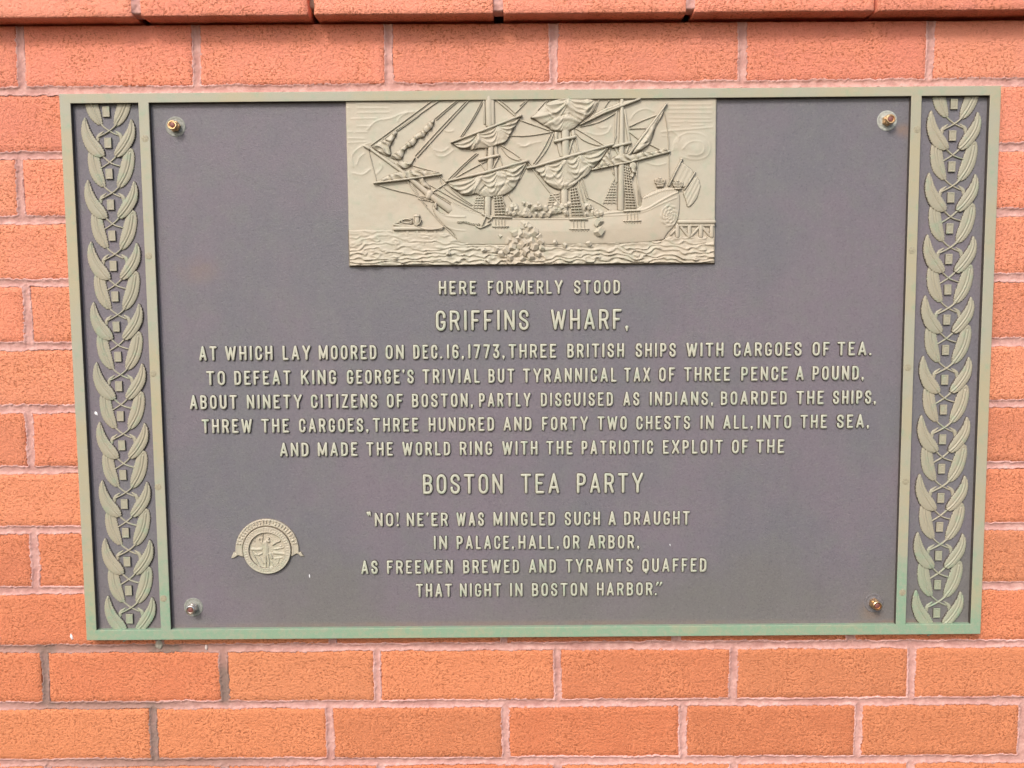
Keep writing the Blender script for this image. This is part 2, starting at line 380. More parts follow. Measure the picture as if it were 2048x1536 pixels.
def brick_mesh(x0, x1, zb, zt, zb2, zt2, yf, depth, seed, rough=0.0007):
    """one brick: front face grid with worn, slightly rounded and uneven arrises"""
    nx, nz = max(8, int((x1 - x0) / 0.009)), 11
    cx, cz = (x0 + x1) / 2, (zb + zt) / 2; V = []; 
    us = np.concatenate([[0], np.linspace(0.006, 1 - 0.006, nx - 1), [1]]); vs = np.concatenate([[0], np.linspace(0.02, 0.98, nz - 1), [1]])
    r = np.random.default_rng(seed); tilt = r.uniform(-.0006, .0006, 3)
    U, W_ = np.meshgrid(us, vs)
    X = x0 + (x1 - x0) * U; ZB = zb + (zb2 - zb) * U; ZT = zt + (zt2 - zt) * U; Z = ZB + (ZT - ZB) * W_
    wob = (hashn(X + seed, Z, 90, 3) - .5)
    edge = np.minimum(np.minimum(U * (x1 - x0), (1 - U) * (x1 - x0)), np.minimum(W_, 1 - W_) * (zt - zb))
    Y = yf + tilt[0] + tilt[1] * (U - .5) * 2 + tilt[2] * (W_ - .5) * 2 + wob * rough * 2 + np.where(edge < 1e-6, 0.0016, 0)
    X = X + np.where((U < 1e-6) | (U > 1 - 1e-6), wob * 0.002, 0); Z = Z + np.where((W_ < 1e-6) | (W_ > 1 - 1e-6), wob * 0.002, 0)
    V = np.stack([X.ravel() - cx, Y.ravel() - yf, Z.ravel() - cz], 1).tolist()
    n1, n2 = U.shape[1], U.shape[0]
    F_ = [(j * n1 + i, j * n1 + i + 1, (j + 1) * n1 + i + 1, (j + 1) * n1 + i) for j in range(n2 - 1) for i in range(n1 - 1)]
    rim = [i for i in range(n1)] + [j * n1 + n1 - 1 for j in range(1, n2)] + [(n2 - 1) * n1 + i for i in range(n1 - 2, -1, -1)] + [j * n1 for j in range(n2 - 2, 0, -1)]
    base = len(V)
    for i in rim: v = V[i]; V.append((v[0], depth, v[2]))
    L = len(rim)
    for k in range(L): F_.append((rim[(k + 1) % L], rim[k], base + k, base + (k + 1) % L))
    F_.append(tuple(base + k for k in range(L))[::-1])
    m = bpy.data.meshes.new('brick'); m.from_pydata(V, [], F_); m.update()
    sm = [True] * len(m.polygons); m.polygons.foreach_set('use_smooth', sm)
    return m, (cx, yf, cz)
PL = (-0.80, 0.80, -0.4785, 0.4785)                   # plaque rectangle
joint_segs = []
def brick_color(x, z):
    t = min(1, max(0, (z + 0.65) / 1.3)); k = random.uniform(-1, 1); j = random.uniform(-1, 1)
    a, b = np.array([0.64, 0.18, 0.066]), np.array([0.79, 0.25, 0.162])  # colour lightens with height, to offset the shade under the ledge
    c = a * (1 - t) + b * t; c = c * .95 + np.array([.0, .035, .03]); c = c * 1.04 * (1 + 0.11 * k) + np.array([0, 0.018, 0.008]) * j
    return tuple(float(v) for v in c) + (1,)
def add_brick(x0, x1, ci, yf, depth, zt=None, zb=None, seed=0, g=JW):
    za, zb_ = (bz(ci, x0) + g, bz(ci, x1) + g) if zb is None else zb
    ta, tb = (bz(ci - 1, x0) - g, bz(ci - 1, x1) - g) if zt is None else zt
    m, loc = brick_mesh(x0, x1, za, ta, zb_, tb, yf, depth, seed)
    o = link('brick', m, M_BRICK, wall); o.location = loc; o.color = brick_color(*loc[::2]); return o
BR = []
cnt = 0
for ci in range(1, 15):
    js = course_joints(ci); BR.append((ci, js))
    for a, b in zip(js[:-1], js[1:]):
        x0, x1 = a + JW, b - JW; zt_, zb_ = bz(ci - 1, x0), bz(ci, x0)
        if x0 > -0.78 and x1 < 0.78 and zt_ < 0.46 and zb_ > -0.46: continue      # wholly behind the plaque
        cnt += 1
        if ci == 1: add_brick(x0, x1, ci, 0, 0.07, zt=(bz(0, x0) - .0005, bz(0, x1) - .0005), seed=cnt)
        else: add_brick(x0, x1, ci, 0, 0.07, seed=cnt)
# projecting course
ax = [(272, 9), (622, 6.5), (997, 10), (1381, 8), (1753, 3.5)]
lj = [float(at(x, 15, -LEDGE)[0]) for x, _ in ax]; lw = [wv * PX * 1.0 for _, wv in ax]
lj = [lj[0] - .61, lj[0] - .305] + lj + [lj[-1] + .31]; lw = [.007, .007] + lw + [.007]
def ledge_z(x):
    (xa, za), (xb, zb) = [tuple(float(c) for c in at(q[0], q[1], -LEDGE)) for q in ((0, 35), (2048, 19))]
    return za + (zb - za) * (x - xa) / (xb - xa)
for i in range(len(lj) - 1):
    x0, x1 = lj[i] + lw[i], lj[i + 1] - lw[i + 1]; cnt += 1
    yf = -LEDGE + random.uniform(-.001, .001)
    if i == 3: yf -= .0015
    za, zb_ = ledge_z(x0), ledge_z(x1); add_brick(x0, x1, 0, yf, 0.07 + LEDGE, zt=(za + .1, zb_ + .1), zb=(za, zb_), seed=cnt)
for i in range(len(lj) - 1):       # one more course above it, just out of the photo
    x0, x1 = lj[i] + .15 + .007, min(lj[i + 1] + .15, lj[i] + .47) - .007; cnt += 1; za = ledge_z(x0) + .114
    add_brick(x0, x1, 0, -LEDGE, 0.07 + LEDGE, zt=(za + .1, za + .1), zb=(za, za), seed=cnt)

# mortar: bedded a little behind the brick faces, smeared over the arrises with a ragged edge
def mortar_fields(X, Z):
    """distance to the nearest joint centre line"""
    d = np.full(X.shape, 9.0); hz = np.zeros(X.shape)
    for i in range(1, len(BED)):
        k = np.abs(Z - (BED[i][0] * X + BED[i][1])); d = np.minimum(d, k)
    for ci, js in BR:
        inb = (Z < BED[ci - 1][0] * X + BED[ci - 1][1]) & (Z > BED[ci][0] * X + BED[ci][1])
        for j in js:
            k = np.where(inb, np.abs(X - j - 0.0015 * (hashn(Z, Z * 0 + j, 40, 5) - .5) * 2), 9.0)
            if ci == 1 : k = np.where(Z > BED[0][0] * X + BED[0][1], 9, k)
            d = np.minimum(d, k)
    return d
def mortar_h(X, Z):
    d = mortar_fields(X, Z)
    rag = (hashn(X, Z, 480, 11) - .5) * 0.0028 + (hashn(X, Z, 150, 12) - .5) * 0.0030 + (hashn(X, Z, 22, 13) - .5) * 0.003
    e = d - (JW + 0.0004 + rag)                       # negative inside the joint
    tool = 1 - np.clip(-e / (JW * 0.85), 0, 1)
    h = -0.0022 + 0.0034 * tool ** 2 + (hashn(X, Z, 260, 14) - .5) * 0.0008
    h = np.where(e > 0, 0.0012 - e * 2.2, h)
    mortar_h.bloom = np.clip(tool, 0, 1) ** 2 * np.clip(hashn(X, Z, 12, 15) * 2.0 - .5, 0, 1)
    mortar_h.bloom[...] = mortar_h.bloom
    return np.maximum(h, -0.02)
def mortar_keep(X, Z):
    d = mortar_fields(X, Z)
    hid = (X > -0.785) & (X < 0.785) & (Z < 0.465) & (Z > -0.462)
    return (d < JW + 0.006) & ~hid & (Z < BED[0][0] * X + BED[0][1] + .004)
mm, used = grid_mesh('mortar', -0.98, 0.98, BED[13][1] - .02, BED[0][1] + .03, 0.0015, mortar_h, 0.0, mortar_keep)
at_ = mm.attributes.new('bloom', 'FLOAT', 'POINT'); at_.data.foreach_set('value', mortar_h.bloom.ravel()[used].astype(np.float32))
link('mortar', mm, M_MORTAR, wall)
mb = MB()                                             # solid bed of mortar behind the faces, and the pointing of the projecting course
def box(mb, x0, x1, y0, y1, z0, z1):
    v = [(x, y, z) for x in (x0, x1) for y in (y0, y1) for z in (z0, z1)]
    mb.add(v, [(0, 1, 3, 2), (4, 6, 7, 5), (0, 4, 5, 1), (2, 3, 7, 6), (0, 2, 6, 4), (1, 5, 7, 3)])
box(mb, -1.3, 1.3, 0.010, 0.09, BED[14][1] - .02, BED[0][1] - .006); box(mb, -1.3, 1.3, 0.055, 0.10, BED[0][1] - .008, BED[0][1] + .24)
link('mortar_bed', mb.mesh('mortar_bed'), M_MORTAR, wall, smooth=False)
def joint_fill(x, hwid, y, zt_, zb_, seed, mat=M_MORTAR):
    def kf(X, Z): return np.ones(X.shape, bool)
    def hf(X, Z): return (hashn(X, Z, 200, seed) - .5) * .003 - 0.0015 + .002 * np.abs((X - x) / hwid) ** 2 - np.clip((zb_ + .004 - Z) / .004, 0, 1) * .02
    m, _ = grid_mesh('joint_pointing', x - hwid - .0008, x + hwid + .0008, zb_, zt_, .002, hf, y, kf)
    o = link('joint_pointing', m, mat, wall); return o
for i, x in enumerate(lj[1:-1]):
    if i in (2, 5): continue
    joint_fill(x, lw[i + 1], -LEDGE + .002, ledge_z(x) + .1, ledge_z(x) + .002, 30 + i)
joint_fill(lj[3], lw[3], -LEDGE + .022, ledge_z(lj[3]) + .1, ledge_z(lj[3]) + .014, 77, M_CEMENT)
mb = MB()                                             # bed joint above the projecting course
box(mb, -1.2, 1.2, -LEDGE + .004, 0.02, ledge_z(0) + .097, ledge_z(0) + .118); link('joint_pointing', mb.mesh('joint_pointing'), M_MORTAR, wall, smooth=False)
# small marks on the brickwork
def lump(name, cx, cz, rx, rz, h, y, mat, parent, seed=1, rot=0):
    poly = []; rr = np.random.default_rng(seed)
    for k in range(12):
        a = 2 * math.pi * k / 12; q = rr.uniform(.75, 1.15); x_, z_ = rx * q * math.cos(a), rz * q * math.sin(a)
        poly.append((cx + x_ * math.cos(rot) - z_ * math.sin(rot), cz + x_ * math.sin(rot) + z_ * math.cos(rot)))
    return patch(name, smooth_poly(poly, 1), lambda X, Z, d: (hashn(X, Z, 300, seed) - .5) * h, y, mat, parent, cell=min(rx, rz) / 4, edge=min(rx, rz) * .8, T=h)
for (qx, qy, a, b, turn) in ((143, 1274, 2.6, 7, .3),):
    y = 0.0 if qy > 30 else -LEDGE
    x, z = at(qx, qy, y); lump('paint_or_glint_fleck', float(x), float(z), a * PX, b * PX, .001, y - .0003, M_WHITE, wall, 3, turn)
x, z = at(318, 1290, 0); lump('cement_smear', float(x), float(z), 8 * PX, 11 * PX, .0012, .0004, M_CEMENT, wall, 9)
x, z = at(412, 1295, 0); lump('cement_smear', float(x), float(z), 2.6 * PX, 6 * PX, .001, .0004, M_SMEAR, wall, 10)

# ================================================================== PLAQUE
BGY = FRONT + 0.0095                                  # face of the recessed panel
plq = empty('bronze_plaque', (0, 0, 0))
plq['label'] = 'bronze memorial plaque with raised lettering, ship relief and leaf borders, bolted to the brick wall'; plq['category'] = 'plaque'
HX, HZ = 0.80, 0.4785
u1, u2, u3 = 22 * PX, 158 * PX, 179 * PX; rt, rb = 19.0 * PX, 0.0187
mb = MB(); box(mb, -HX + .004, HX - .004, BGY, -0.0015, -HZ + .004, HZ - .004)
panel = link('backing_panel', mb.mesh('backing_panel'), M_PANEL, plq, smooth=False)
import bmesh
def frame_mesh():
    xs = [-HX, -HX + u1, -HX + u2, -HX + u3, HX - u3, HX - u2, HX - u1, HX]; zs = [-HZ, -HZ + rb, HZ - rt, HZ]
    bm = bmesh.new(); V = {}
    def v(i, j, y): 
        k = (i, j, y)
        if k not in V: V[k] = bm.verts.new((xs[i], y, zs[j]))
        return V[k]
    openings = {(1, 1), (3, 1), (5, 1)}; cells = [(i, j) for i in range(7) for j in range(3) if (i, j) not in openings]
    yb = -0.002
    for (i, j) in cells:
        bm.faces.new((v(i, j, FRONT), v(i + 1, j, FRONT), v(i + 1, j + 1, FRONT), v(i, j + 1, FRONT)))
        bm.faces.new((v(i, j, yb), v(i, j + 1, yb), v(i + 1, j + 1, yb), v(i + 1, j, yb)))
        for (di, dj, a, b) in ((-1, 0, (i, j + 1), (i, j)), (1, 0, (i + 1, j), (i + 1, j + 1)), (0, -1, (i, j), (i + 1, j)), (0, 1, (i + 1, j + 1), (i, j + 1))):
            if (i + di, j + dj) not in cells:
                bm.faces.new((v(*a, FRONT), v(*a, yb), v(*b, yb), v(*b, FRONT)))
    bmesh.ops.recalc_face_normals(bm, faces=bm.faces[:])
    es = [e for e in bm.edges if len(e.link_faces) == 2 and e.calc_face_angle(0) > 1.0 and all(abs(q.co.y - FRONT) < 1e-6 for q in e.verts)]
    bmesh.ops.bevel(bm, geom=es, offset=0.0012, segments=3, affect='EDGES', profile=0.6)
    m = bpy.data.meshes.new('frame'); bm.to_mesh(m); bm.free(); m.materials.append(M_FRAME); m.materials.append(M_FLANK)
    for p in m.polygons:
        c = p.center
        if abs(p.normal.y) < .3 and abs(c.x) < HX - .005 and abs(c.z) < HZ - .005 and not (abs(p.normal.z) > .5 and c.z < 0): p.material_index = 1  # inner sides painted as shaded; the lower one, lit from above, stays bright
    return m
fr = link('frame', frame_mesh(), M_FRAME, plq, smooth=False)
for (qx, qy) in ((290, 277), (297.5, 512), (306, 747), (316, 974), (327, 1197), (1834, 259), (1824, 501), (1816, 735), (1811, 963), (1805, 1185)):
    x, z = at(qx, qy, FRONT); mb = MB(); lathe(mb, (float(x), float(z)), FRONT, [(.0060, -.0005), (.0060, .0001), (.0057, .00016)], 20)
    link('plug', mb.mesh('plug'), M_PLUG, fr)

# ---- leaf borders
STX = -HX + (u1 + u2) / 2                            # centre of the left strip
tl = P([(210.3, 224), (255.7, 1236.8)], BGY)
TZ0, TZ1 = tl[0][1], tl[1][1]; TP = (TZ0 - TZ1) / 17
# template shapes, photo pixels around the second tile of the left strip
tcx, tcz = [float(c) for c in at(212.7, 287.4, BGY)]
def tmpl(pts): q = P(pts, BGY - .002); return q - np.array([tcx, tcz])
LA = dict(out=tmpl([(165.5, 234), (159.5, 250), (158.5, 267), (163, 286), (171, 302), (180, 311), (190, 315.5), (199, 315.2), (205.5, 312.8), (204.5, 304), (199, 294), (191, 284), (183, 274.5), (176, 262), (171, 249)]),
          rib=tmpl([(203, 314), (194, 303), (184, 290), (174, 273), (168, 258), (165.5, 240)]), stem=tmpl([(199, 311), (208, 320), (217, 327.3), (227, 331), (236, 333.3)]))
RA = dict(out=tmpl([(257, 237.5), (263, 247), (266.3, 260), (265, 277.7), (260, 289), (253.5, 299), (245, 309), (238, 314), (229, 315.5), (224.5, 311), (225, 303), (233.8, 286), (243, 272.5), (251, 259), (254.5, 249)]),
          rib=tmpl([(227, 313), (237, 303), (247, 289), (255, 274), (259, 258), (258, 243)]), stem=tmpl([(230, 311), (222, 320), (214, 326.5), (206, 332), (198, 337)]))
LB = dict(out=tmpl([(175, 300), (171.5, 312), (171.5, 326), (175, 346), (181, 359), (188.5, 368), (198.6, 375.5), (206.5, 374.5), (205, 362), (199.5, 342), (194.5, 320), (190, 303), (182, 297)]),
          rib=tmpl([(203, 374), (197, 362), (189, 345), (183, 326), (181, 306)]), stem=tmpl([(201, 371), (209, 379.5), (218, 386), (227, 391), (236, 394.8)]))
RB = dict(out=tmpl([(261, 300), (264, 312), (264, 326), (260, 348), (254, 361), (246, 371.5), (238, 377), (231, 377), (229.5, 371), (230, 359), (235.5, 338), (240.5, 319), (246, 303), (254, 296)]),
          rib=tmpl([(233, 374), (241, 362), (249, 346), (254, 328), (256, 308)]), stem=tmpl([(236, 372), (229, 380), (221, 386.5), (210, 393), (198.6, 398.8)]))
BL_ = dict(small=1, out=tmpl([(205, 261.5), (196, 265), (189.5, 269.5), (186, 277), (189, 286), (193.5, 286), (194.5, 278), (197.5, 270.5)]), rib=tmpl([(192, 282), (193, 274), (199, 267)]), stem=None)
BR_ = dict(small=1, out=tmpl([(223, 261), (232, 264), (239, 268.5), (242, 276), (239, 285), (235, 285), (234, 277), (230.5, 270)]), rib=tmpl([(235, 281), (234, 273), (228, 266)]), stem=None)
def leaf_mesh(spec, lift, T, seed, zmax=9):
    poly = smooth_poly(spec['out'], 1 if spec.get('small') else 2); rib = smooth_poly(spec['rib'], 2, False); cell = 1.15 * PX
    a, b = poly.min(0) - 2 * cell, poly.max(0) + 2 * cell; cache = {}
    ax_ = rib[-1] - rib[0]; L = np.hypot(*ax_); ax_ = ax_ / L
    def kf(X, Z):
        serr = 0.5 * PX * np.sin(((X - rib[0][0]) * ax_[0] + (Z - rib[0][1]) * ax_[1]) / (5.2 * PX) * 2 * math.pi)
        cache['d'] = sdf(X, Z, poly) + (0 if spec.get('small') else serr + 1.3 * PX); cache['k'] = Z < zmax; return (cache['d'] > -1.3 * cell) & cache['k']
    def hf(X, Z):
        d = cache['d']; k = np.clip(d / (1.6 * PX), 0, 1); k = np.sqrt(1 - (1 - k) ** 2)
        dr = line_dist(X, Z, rib); s = (X - rib[0][0]) * ax_[0] + (Z - rib[0][1]) * ax_[1]
        side = dr * 0.9
        dome = 0.0016 * np.clip(d / (9 * PX), 0, 1) ** .7
        groove = -0.0013 * np.exp(-((dr - 2.6 * PX) / (1.3 * PX)) ** 2) + 0.0009 * np.exp(-(dr / (1.3 * PX)) ** 2)
        if spec.get('small'): groove = 0
        vein = 0.00022 * np.sin((s - dr * 1.6) / (4.6 * PX) * 2 * math.pi) * np.clip(dr / (4 * PX), 0, 1)
        h = T + dome + groove + vein + lift
        return np.where(d > 0, k * h, d * 2.5)
    m, _ = grid_mesh('leaf', a[0], b[0], a[1], b[1], cell, hf, 0.0, kf)
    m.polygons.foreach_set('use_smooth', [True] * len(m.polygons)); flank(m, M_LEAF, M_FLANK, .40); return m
def stem_mesh(spec, lift):
    mb = MB(); s = smooth_poly(spec['stem'], 2, False); n = len(s); stroke(mb, s, np.linspace(1.9, 1.35, n) * PX, 0.0026 + lift, 0.0)
    m = mb.mesh('stem'); m.polygons.foreach_set('use_smooth', [True] * len(m.polygons)); m.materials.append(M_LEAF); return m
MESH = {k: leaf_mesh(s, l, T, i) for i, (k, s, l, T) in enumerate((('LA', LA, .0022, .0016), ('RA', RA, .0024, .0016), ('LB', LB, .0, .0020), ('RB', RB, .0002, .0020), ('BL', BL_, 0, .0014), ('BR', BR_, 0, .0014)))}
SM = {k: stem_mesh(s, l) for k, s, l in (('LA', LA, .0012), ('RA', RA, .0002), ('LB', LB, 0), ('RB', RB, .0010))}
def tile_mesh(ins):
    bm = bmesh.new(); a, b = 7.4 * PX, 10.6 * PX
    def ring(sx, sz, y): return [bm.verts.new((x, y, z)) for x, z in ((-sx, -sz), (sx, -sz), (sx, sz), (-sx, sz))]
    rs = [ring(a, b, .0006), ring(a * .97, b * .98, -.0040), ring(a * .9, b * .93, -.0046), ring(a * .66, b * .74, -.0046), ring(a * .6, b * .69, -.0046 + ins), ring(a * .38, b * .5, -.0046 + ins), ring(a * .3, b * .44, -.0046 + ins * .4)]
    for r0, r1 in zip(rs[:-1], rs[1:]):
        for k in range(4): bm.faces.new((r0[k], r0[(k + 1) % 4], r1[(k + 1) % 4], r1[k]))
    bm.faces.new(rs[-1]); m = bpy.data.meshes.new('tile'); bm.to_mesh(m); bm.free(); flank(m, M_LEAF, M_FLANK, .2); return m
TMS = (tile_mesh(.00025), tile_mesh(.0008))
for side in (-1, 1):
    border = empty('leaf_border', ((STX if side < 0 else -STX), BGY, 0), plq)
    border.scale = (1, .82, 1)
    border['label'] = 'leaf border down the %s end of the plaque' % ('left' if side < 0 else 'right')
    def put(mesh, name, dx, z, rot=0):
        o = bpy.data.objects.new(name, mesh); COL.objects.link(o); o.parent = border; o.location = (dx, 0, z); o.rotation_euler = (0, rot, 0); return o
    ccx = tcx - STX
    for k in range(18):
        zc = TZ0 - k * TP + (tcz - (TZ0 - TP)) * 0; j = lambda s=1: random.uniform(-.0004, .0004) * s
        put(TMS[side > 0], 'tile', ccx * .0 + j(), zc + j(), random.uniform(-.02, .02))
        if k % 2 == 1:
            for q in ('LA', 'RA', 'BL', 'BR'): put(MESH[q], 'leaf', j(), zc + j())
            for q in ('LA', 'RA'): put(SM[q], 'stem', 0, zc)
            if k < 17:
                for q in ('LB', 'RB'): put(MESH[q], 'leaf', j(), zc + j())
                for q in ('LB', 'RB'): put(SM[q], 'stem', 0, zc)
        if k == 0:
            zl = HZ - rt * .5 - (zc + TP)
            CUT = {'LB': leaf_mesh(LB, 0, .002, 1, zl), 'RB': leaf_mesh(RB, .0002, .002, 1, zl)} if side < 0 else CUT
            for q in ('LB', 'RB'): put(CUT[q], 'leaf', j(), zc + TP + j()); put(SM[q], 'stem', 0, zc + TP)

# ---- lettering
G = {
 'A': (.56, [[(0, 0), (.5, 1), (1, 0)], [(.17, .27), (.83, .27)]]),
 'B': (.50, [[(0, 0), (0, 1), (.68, 1), (.96, .87), (.96, .66), (.7, .53), (0, .53)], [(.7, .53), (1, .40), (1, .14), (.72, 0), (0, 0)]]),
 'C': (.50, [[(1, .70), (1, .85), (.72, 1), (.28, 1), (0, .85), (0, .15), (.28, 0), (.72, 0), (1, .15), (1, .30)]]),
 'D': (.50, [[(0, .5), (0, 1), (.66, 1), (1, .83), (1, .17), (.66, 0), (0, 0), (0, .5)]]),
 'E': (.46, [[(1, 1), (0, 1), (0, 0), (1, 0)], [(0, .52), (.72, .52)]]),
 'F': (.45, [[(1, 1), (0, 1), (0, 0)], [(0, .50), (.74, .50)]]),
 'G': (.50, [[(1, .70), (1, .85), (.72, 1), (.28, 1), (0, .85), (0, .15), (.28, 0), (.72, 0), (1, .15), (1, .40), (.70, .40)]]),
 'H': (.52, [[(0, 0), (0, 1)], [(1, 0), (1, 1)], [(0, .5), (1, .5)]]),
 'I': (.20, [[(.5, 0), (.5, 1)]]),
 'K': (.54, [[(0, 0), (0, 1)], [(1, 1), (.05, .42)], [(.36, .58), (1, 0)]]),
 'L': (.43, [[(0, 1), (0, 0), (1, 0)]]),
 'M': (.66, [[(0, 0), (0, 1), (.5, .1), (1, 1), (1, 0)]]),
 'N': (.54, [[(0, 0), (0, 1), (1, 0), (1, 1)]]),
 'O': (.51, [[(0, .5), (0, .84), (.3, 1), (.7, 1), (1, .84), (1, .16), (.7, 0), (.3, 0), (0, .16), (0, .5)]]),
 'P': (.49, [[(0, 0), (0, 1), (.7, 1), (1, .87), (1, .58), (.7, .44), (0, .44)]]),
 'Q': (.51, [[(0, .5), (0, .84), (.3, 1), (.7, 1), (1, .84), (1, .16), (.7, 0), (.3, 0), (0, .16), (0, .5)], [(.5, .12), (.62, -.12)]]),
 'R': (.51, [[(0, 0), (0, 1), (.7, 1), (1, .87), (1, .60), (.7, .47), (0, .47)], [(.6, .47), (1, 0)]]),
 'S': (.50, [[(.98, .74), (.98, .86), (.72, 1), (.28, 1), (0, .86), (0, .67), (.25, .56), (.75, .45), (1, .33), (1, .14), (.72, 0), (.28, 0), (0, .14), (0, .27)]]),
 'T': (.54, [[(0, 1), (1, 1)], [(.5, 1), (.5, 0)]]),
 'U': (.52, [[(0, 1), (0, .16), (.3, 0), (.7, 0), (1, .16), (1, 1)]]),
 'V': (.56, [[(0, 1), (.5, 0), (1, 1)]]),
 'W': (.76, [[(0, 1), (.24, 0), (.5, .9), (.76, 0), (1, 1)]]),
 'X': (.56, [[(0, 0), (1, 1)], [(0, 1), (1, 0)]]),
 'Y': (.58, [[(0, 1), (.5, .42), (1, 1)], [(.5, .42), (.5, 0)]]),
 'Z': (.50, [[(0, 1), (1, 1), (0, 0), (1, 0)]]),
 '1': (.20, [[(.5, 0), (.5, 1)]]),
 '3': (.46, [[(0, 1), (1, 1), (.35, .58), (.7, .56), (1, .40), (1, .14), (.72, 0), (.28, 0), (0, .14), (0, .22)]]),
 '6': (.48, [[(1, .78), (1, .87), (.72, 1), (.28, 1), (0, .85), (0, .15), (.28, 0), (.72, 0), (1, .15), (1, .40), (.72, .54), (.1, .54)]]),
 '7': (.48, [[(0, 1), (1, 1), (.35, 0)]]),
 '.': (.16, [[(.5, 0), (.5, .01)]]), ',': (.18, [[(.35, .03), (.75, -.16)]]), "'": (.16, [[(.3, .98), (.7, .80)]]),
 '!': (.18, [[(.5, 1), (.5, .32)], [(.5, 0), (.5, .01)]]),
 '<': (.34, [[(.0, 1.10), (.32, .86)], [(.68, 1.10), (1, .86)]]), '>': (.34, [[(.30, 1.02), (.0, .78)], [(1, 1.02), (.70, .78)]]),
}
def word_mesh(txt, x0, x1, zb0, zt0, zb1, zt1, sw=0.099):
    """letters of one word fitted between x0 and x1 (plaque metres)"""
    H = zt0 - zb0; gap = 0.155
    hs = H * sw; total = sum(G[c][0] for c in txt) + gap * (len(txt) - 1)
    k = (x1 - x0) / (total * H); mb = MB(); cur = 0.0
    for n, c in enumerate(txt):
        wd, strokes = G[c]; gx0 = x0 + cur * H * k; gw = wd * H * k; cur += wd + gap
        inner0, inner1 = gx0 + hs, gx0 + gw - hs
        if inner1 < inner0: inner0 = inner1 = gx0 + gw / 2
        rr = random.uniform(-1, 1)
        for si, st in enumerate(strokes):
            pts = []
            for (a, b) in st:
                X = inner0 + (inner1 - inner0) * a; t = (X - x0) / max(1e-6, x1 - x0)
                zb = zb0 + (zb1 - zb0) * t; zt = zt0 + (zt1 - zt0) * t
                pts.append((X, zb + hs + (zt - zb - 2 * hs) * b))
            pts = np.array(pts)
            if c in '<>\',!' and not (c == '!' and si == 1):
                wv = np.linspace(1.15, .45, len(pts)) * hs
                if c == '>' : wv = wv
            else: wv = hs * (1 + 0.04 * rr)
            if isinstance(wv, np.ndarray): stroke(mb, pts, wv, 0.0030, 0.0, prof=LPROF); continue
            for pi, pc in enumerate(split_sharp(pts)):
                if len(pc) > 2: pc = round_turns(pc, .10 * H)
                stroke(mb, pc, wv, 0.0036 + 0.00011 * si + .00005 * pi + rr * .00008, 0.0, prof=LPROF)
    return mb.mesh('word')
def yy(x, L): (xa, ta, ba), (xb, tb, bb) = L; t = (x - xa) / (xb - xa); return ta + (tb - ta) * t, ba + (bb - ba) * t
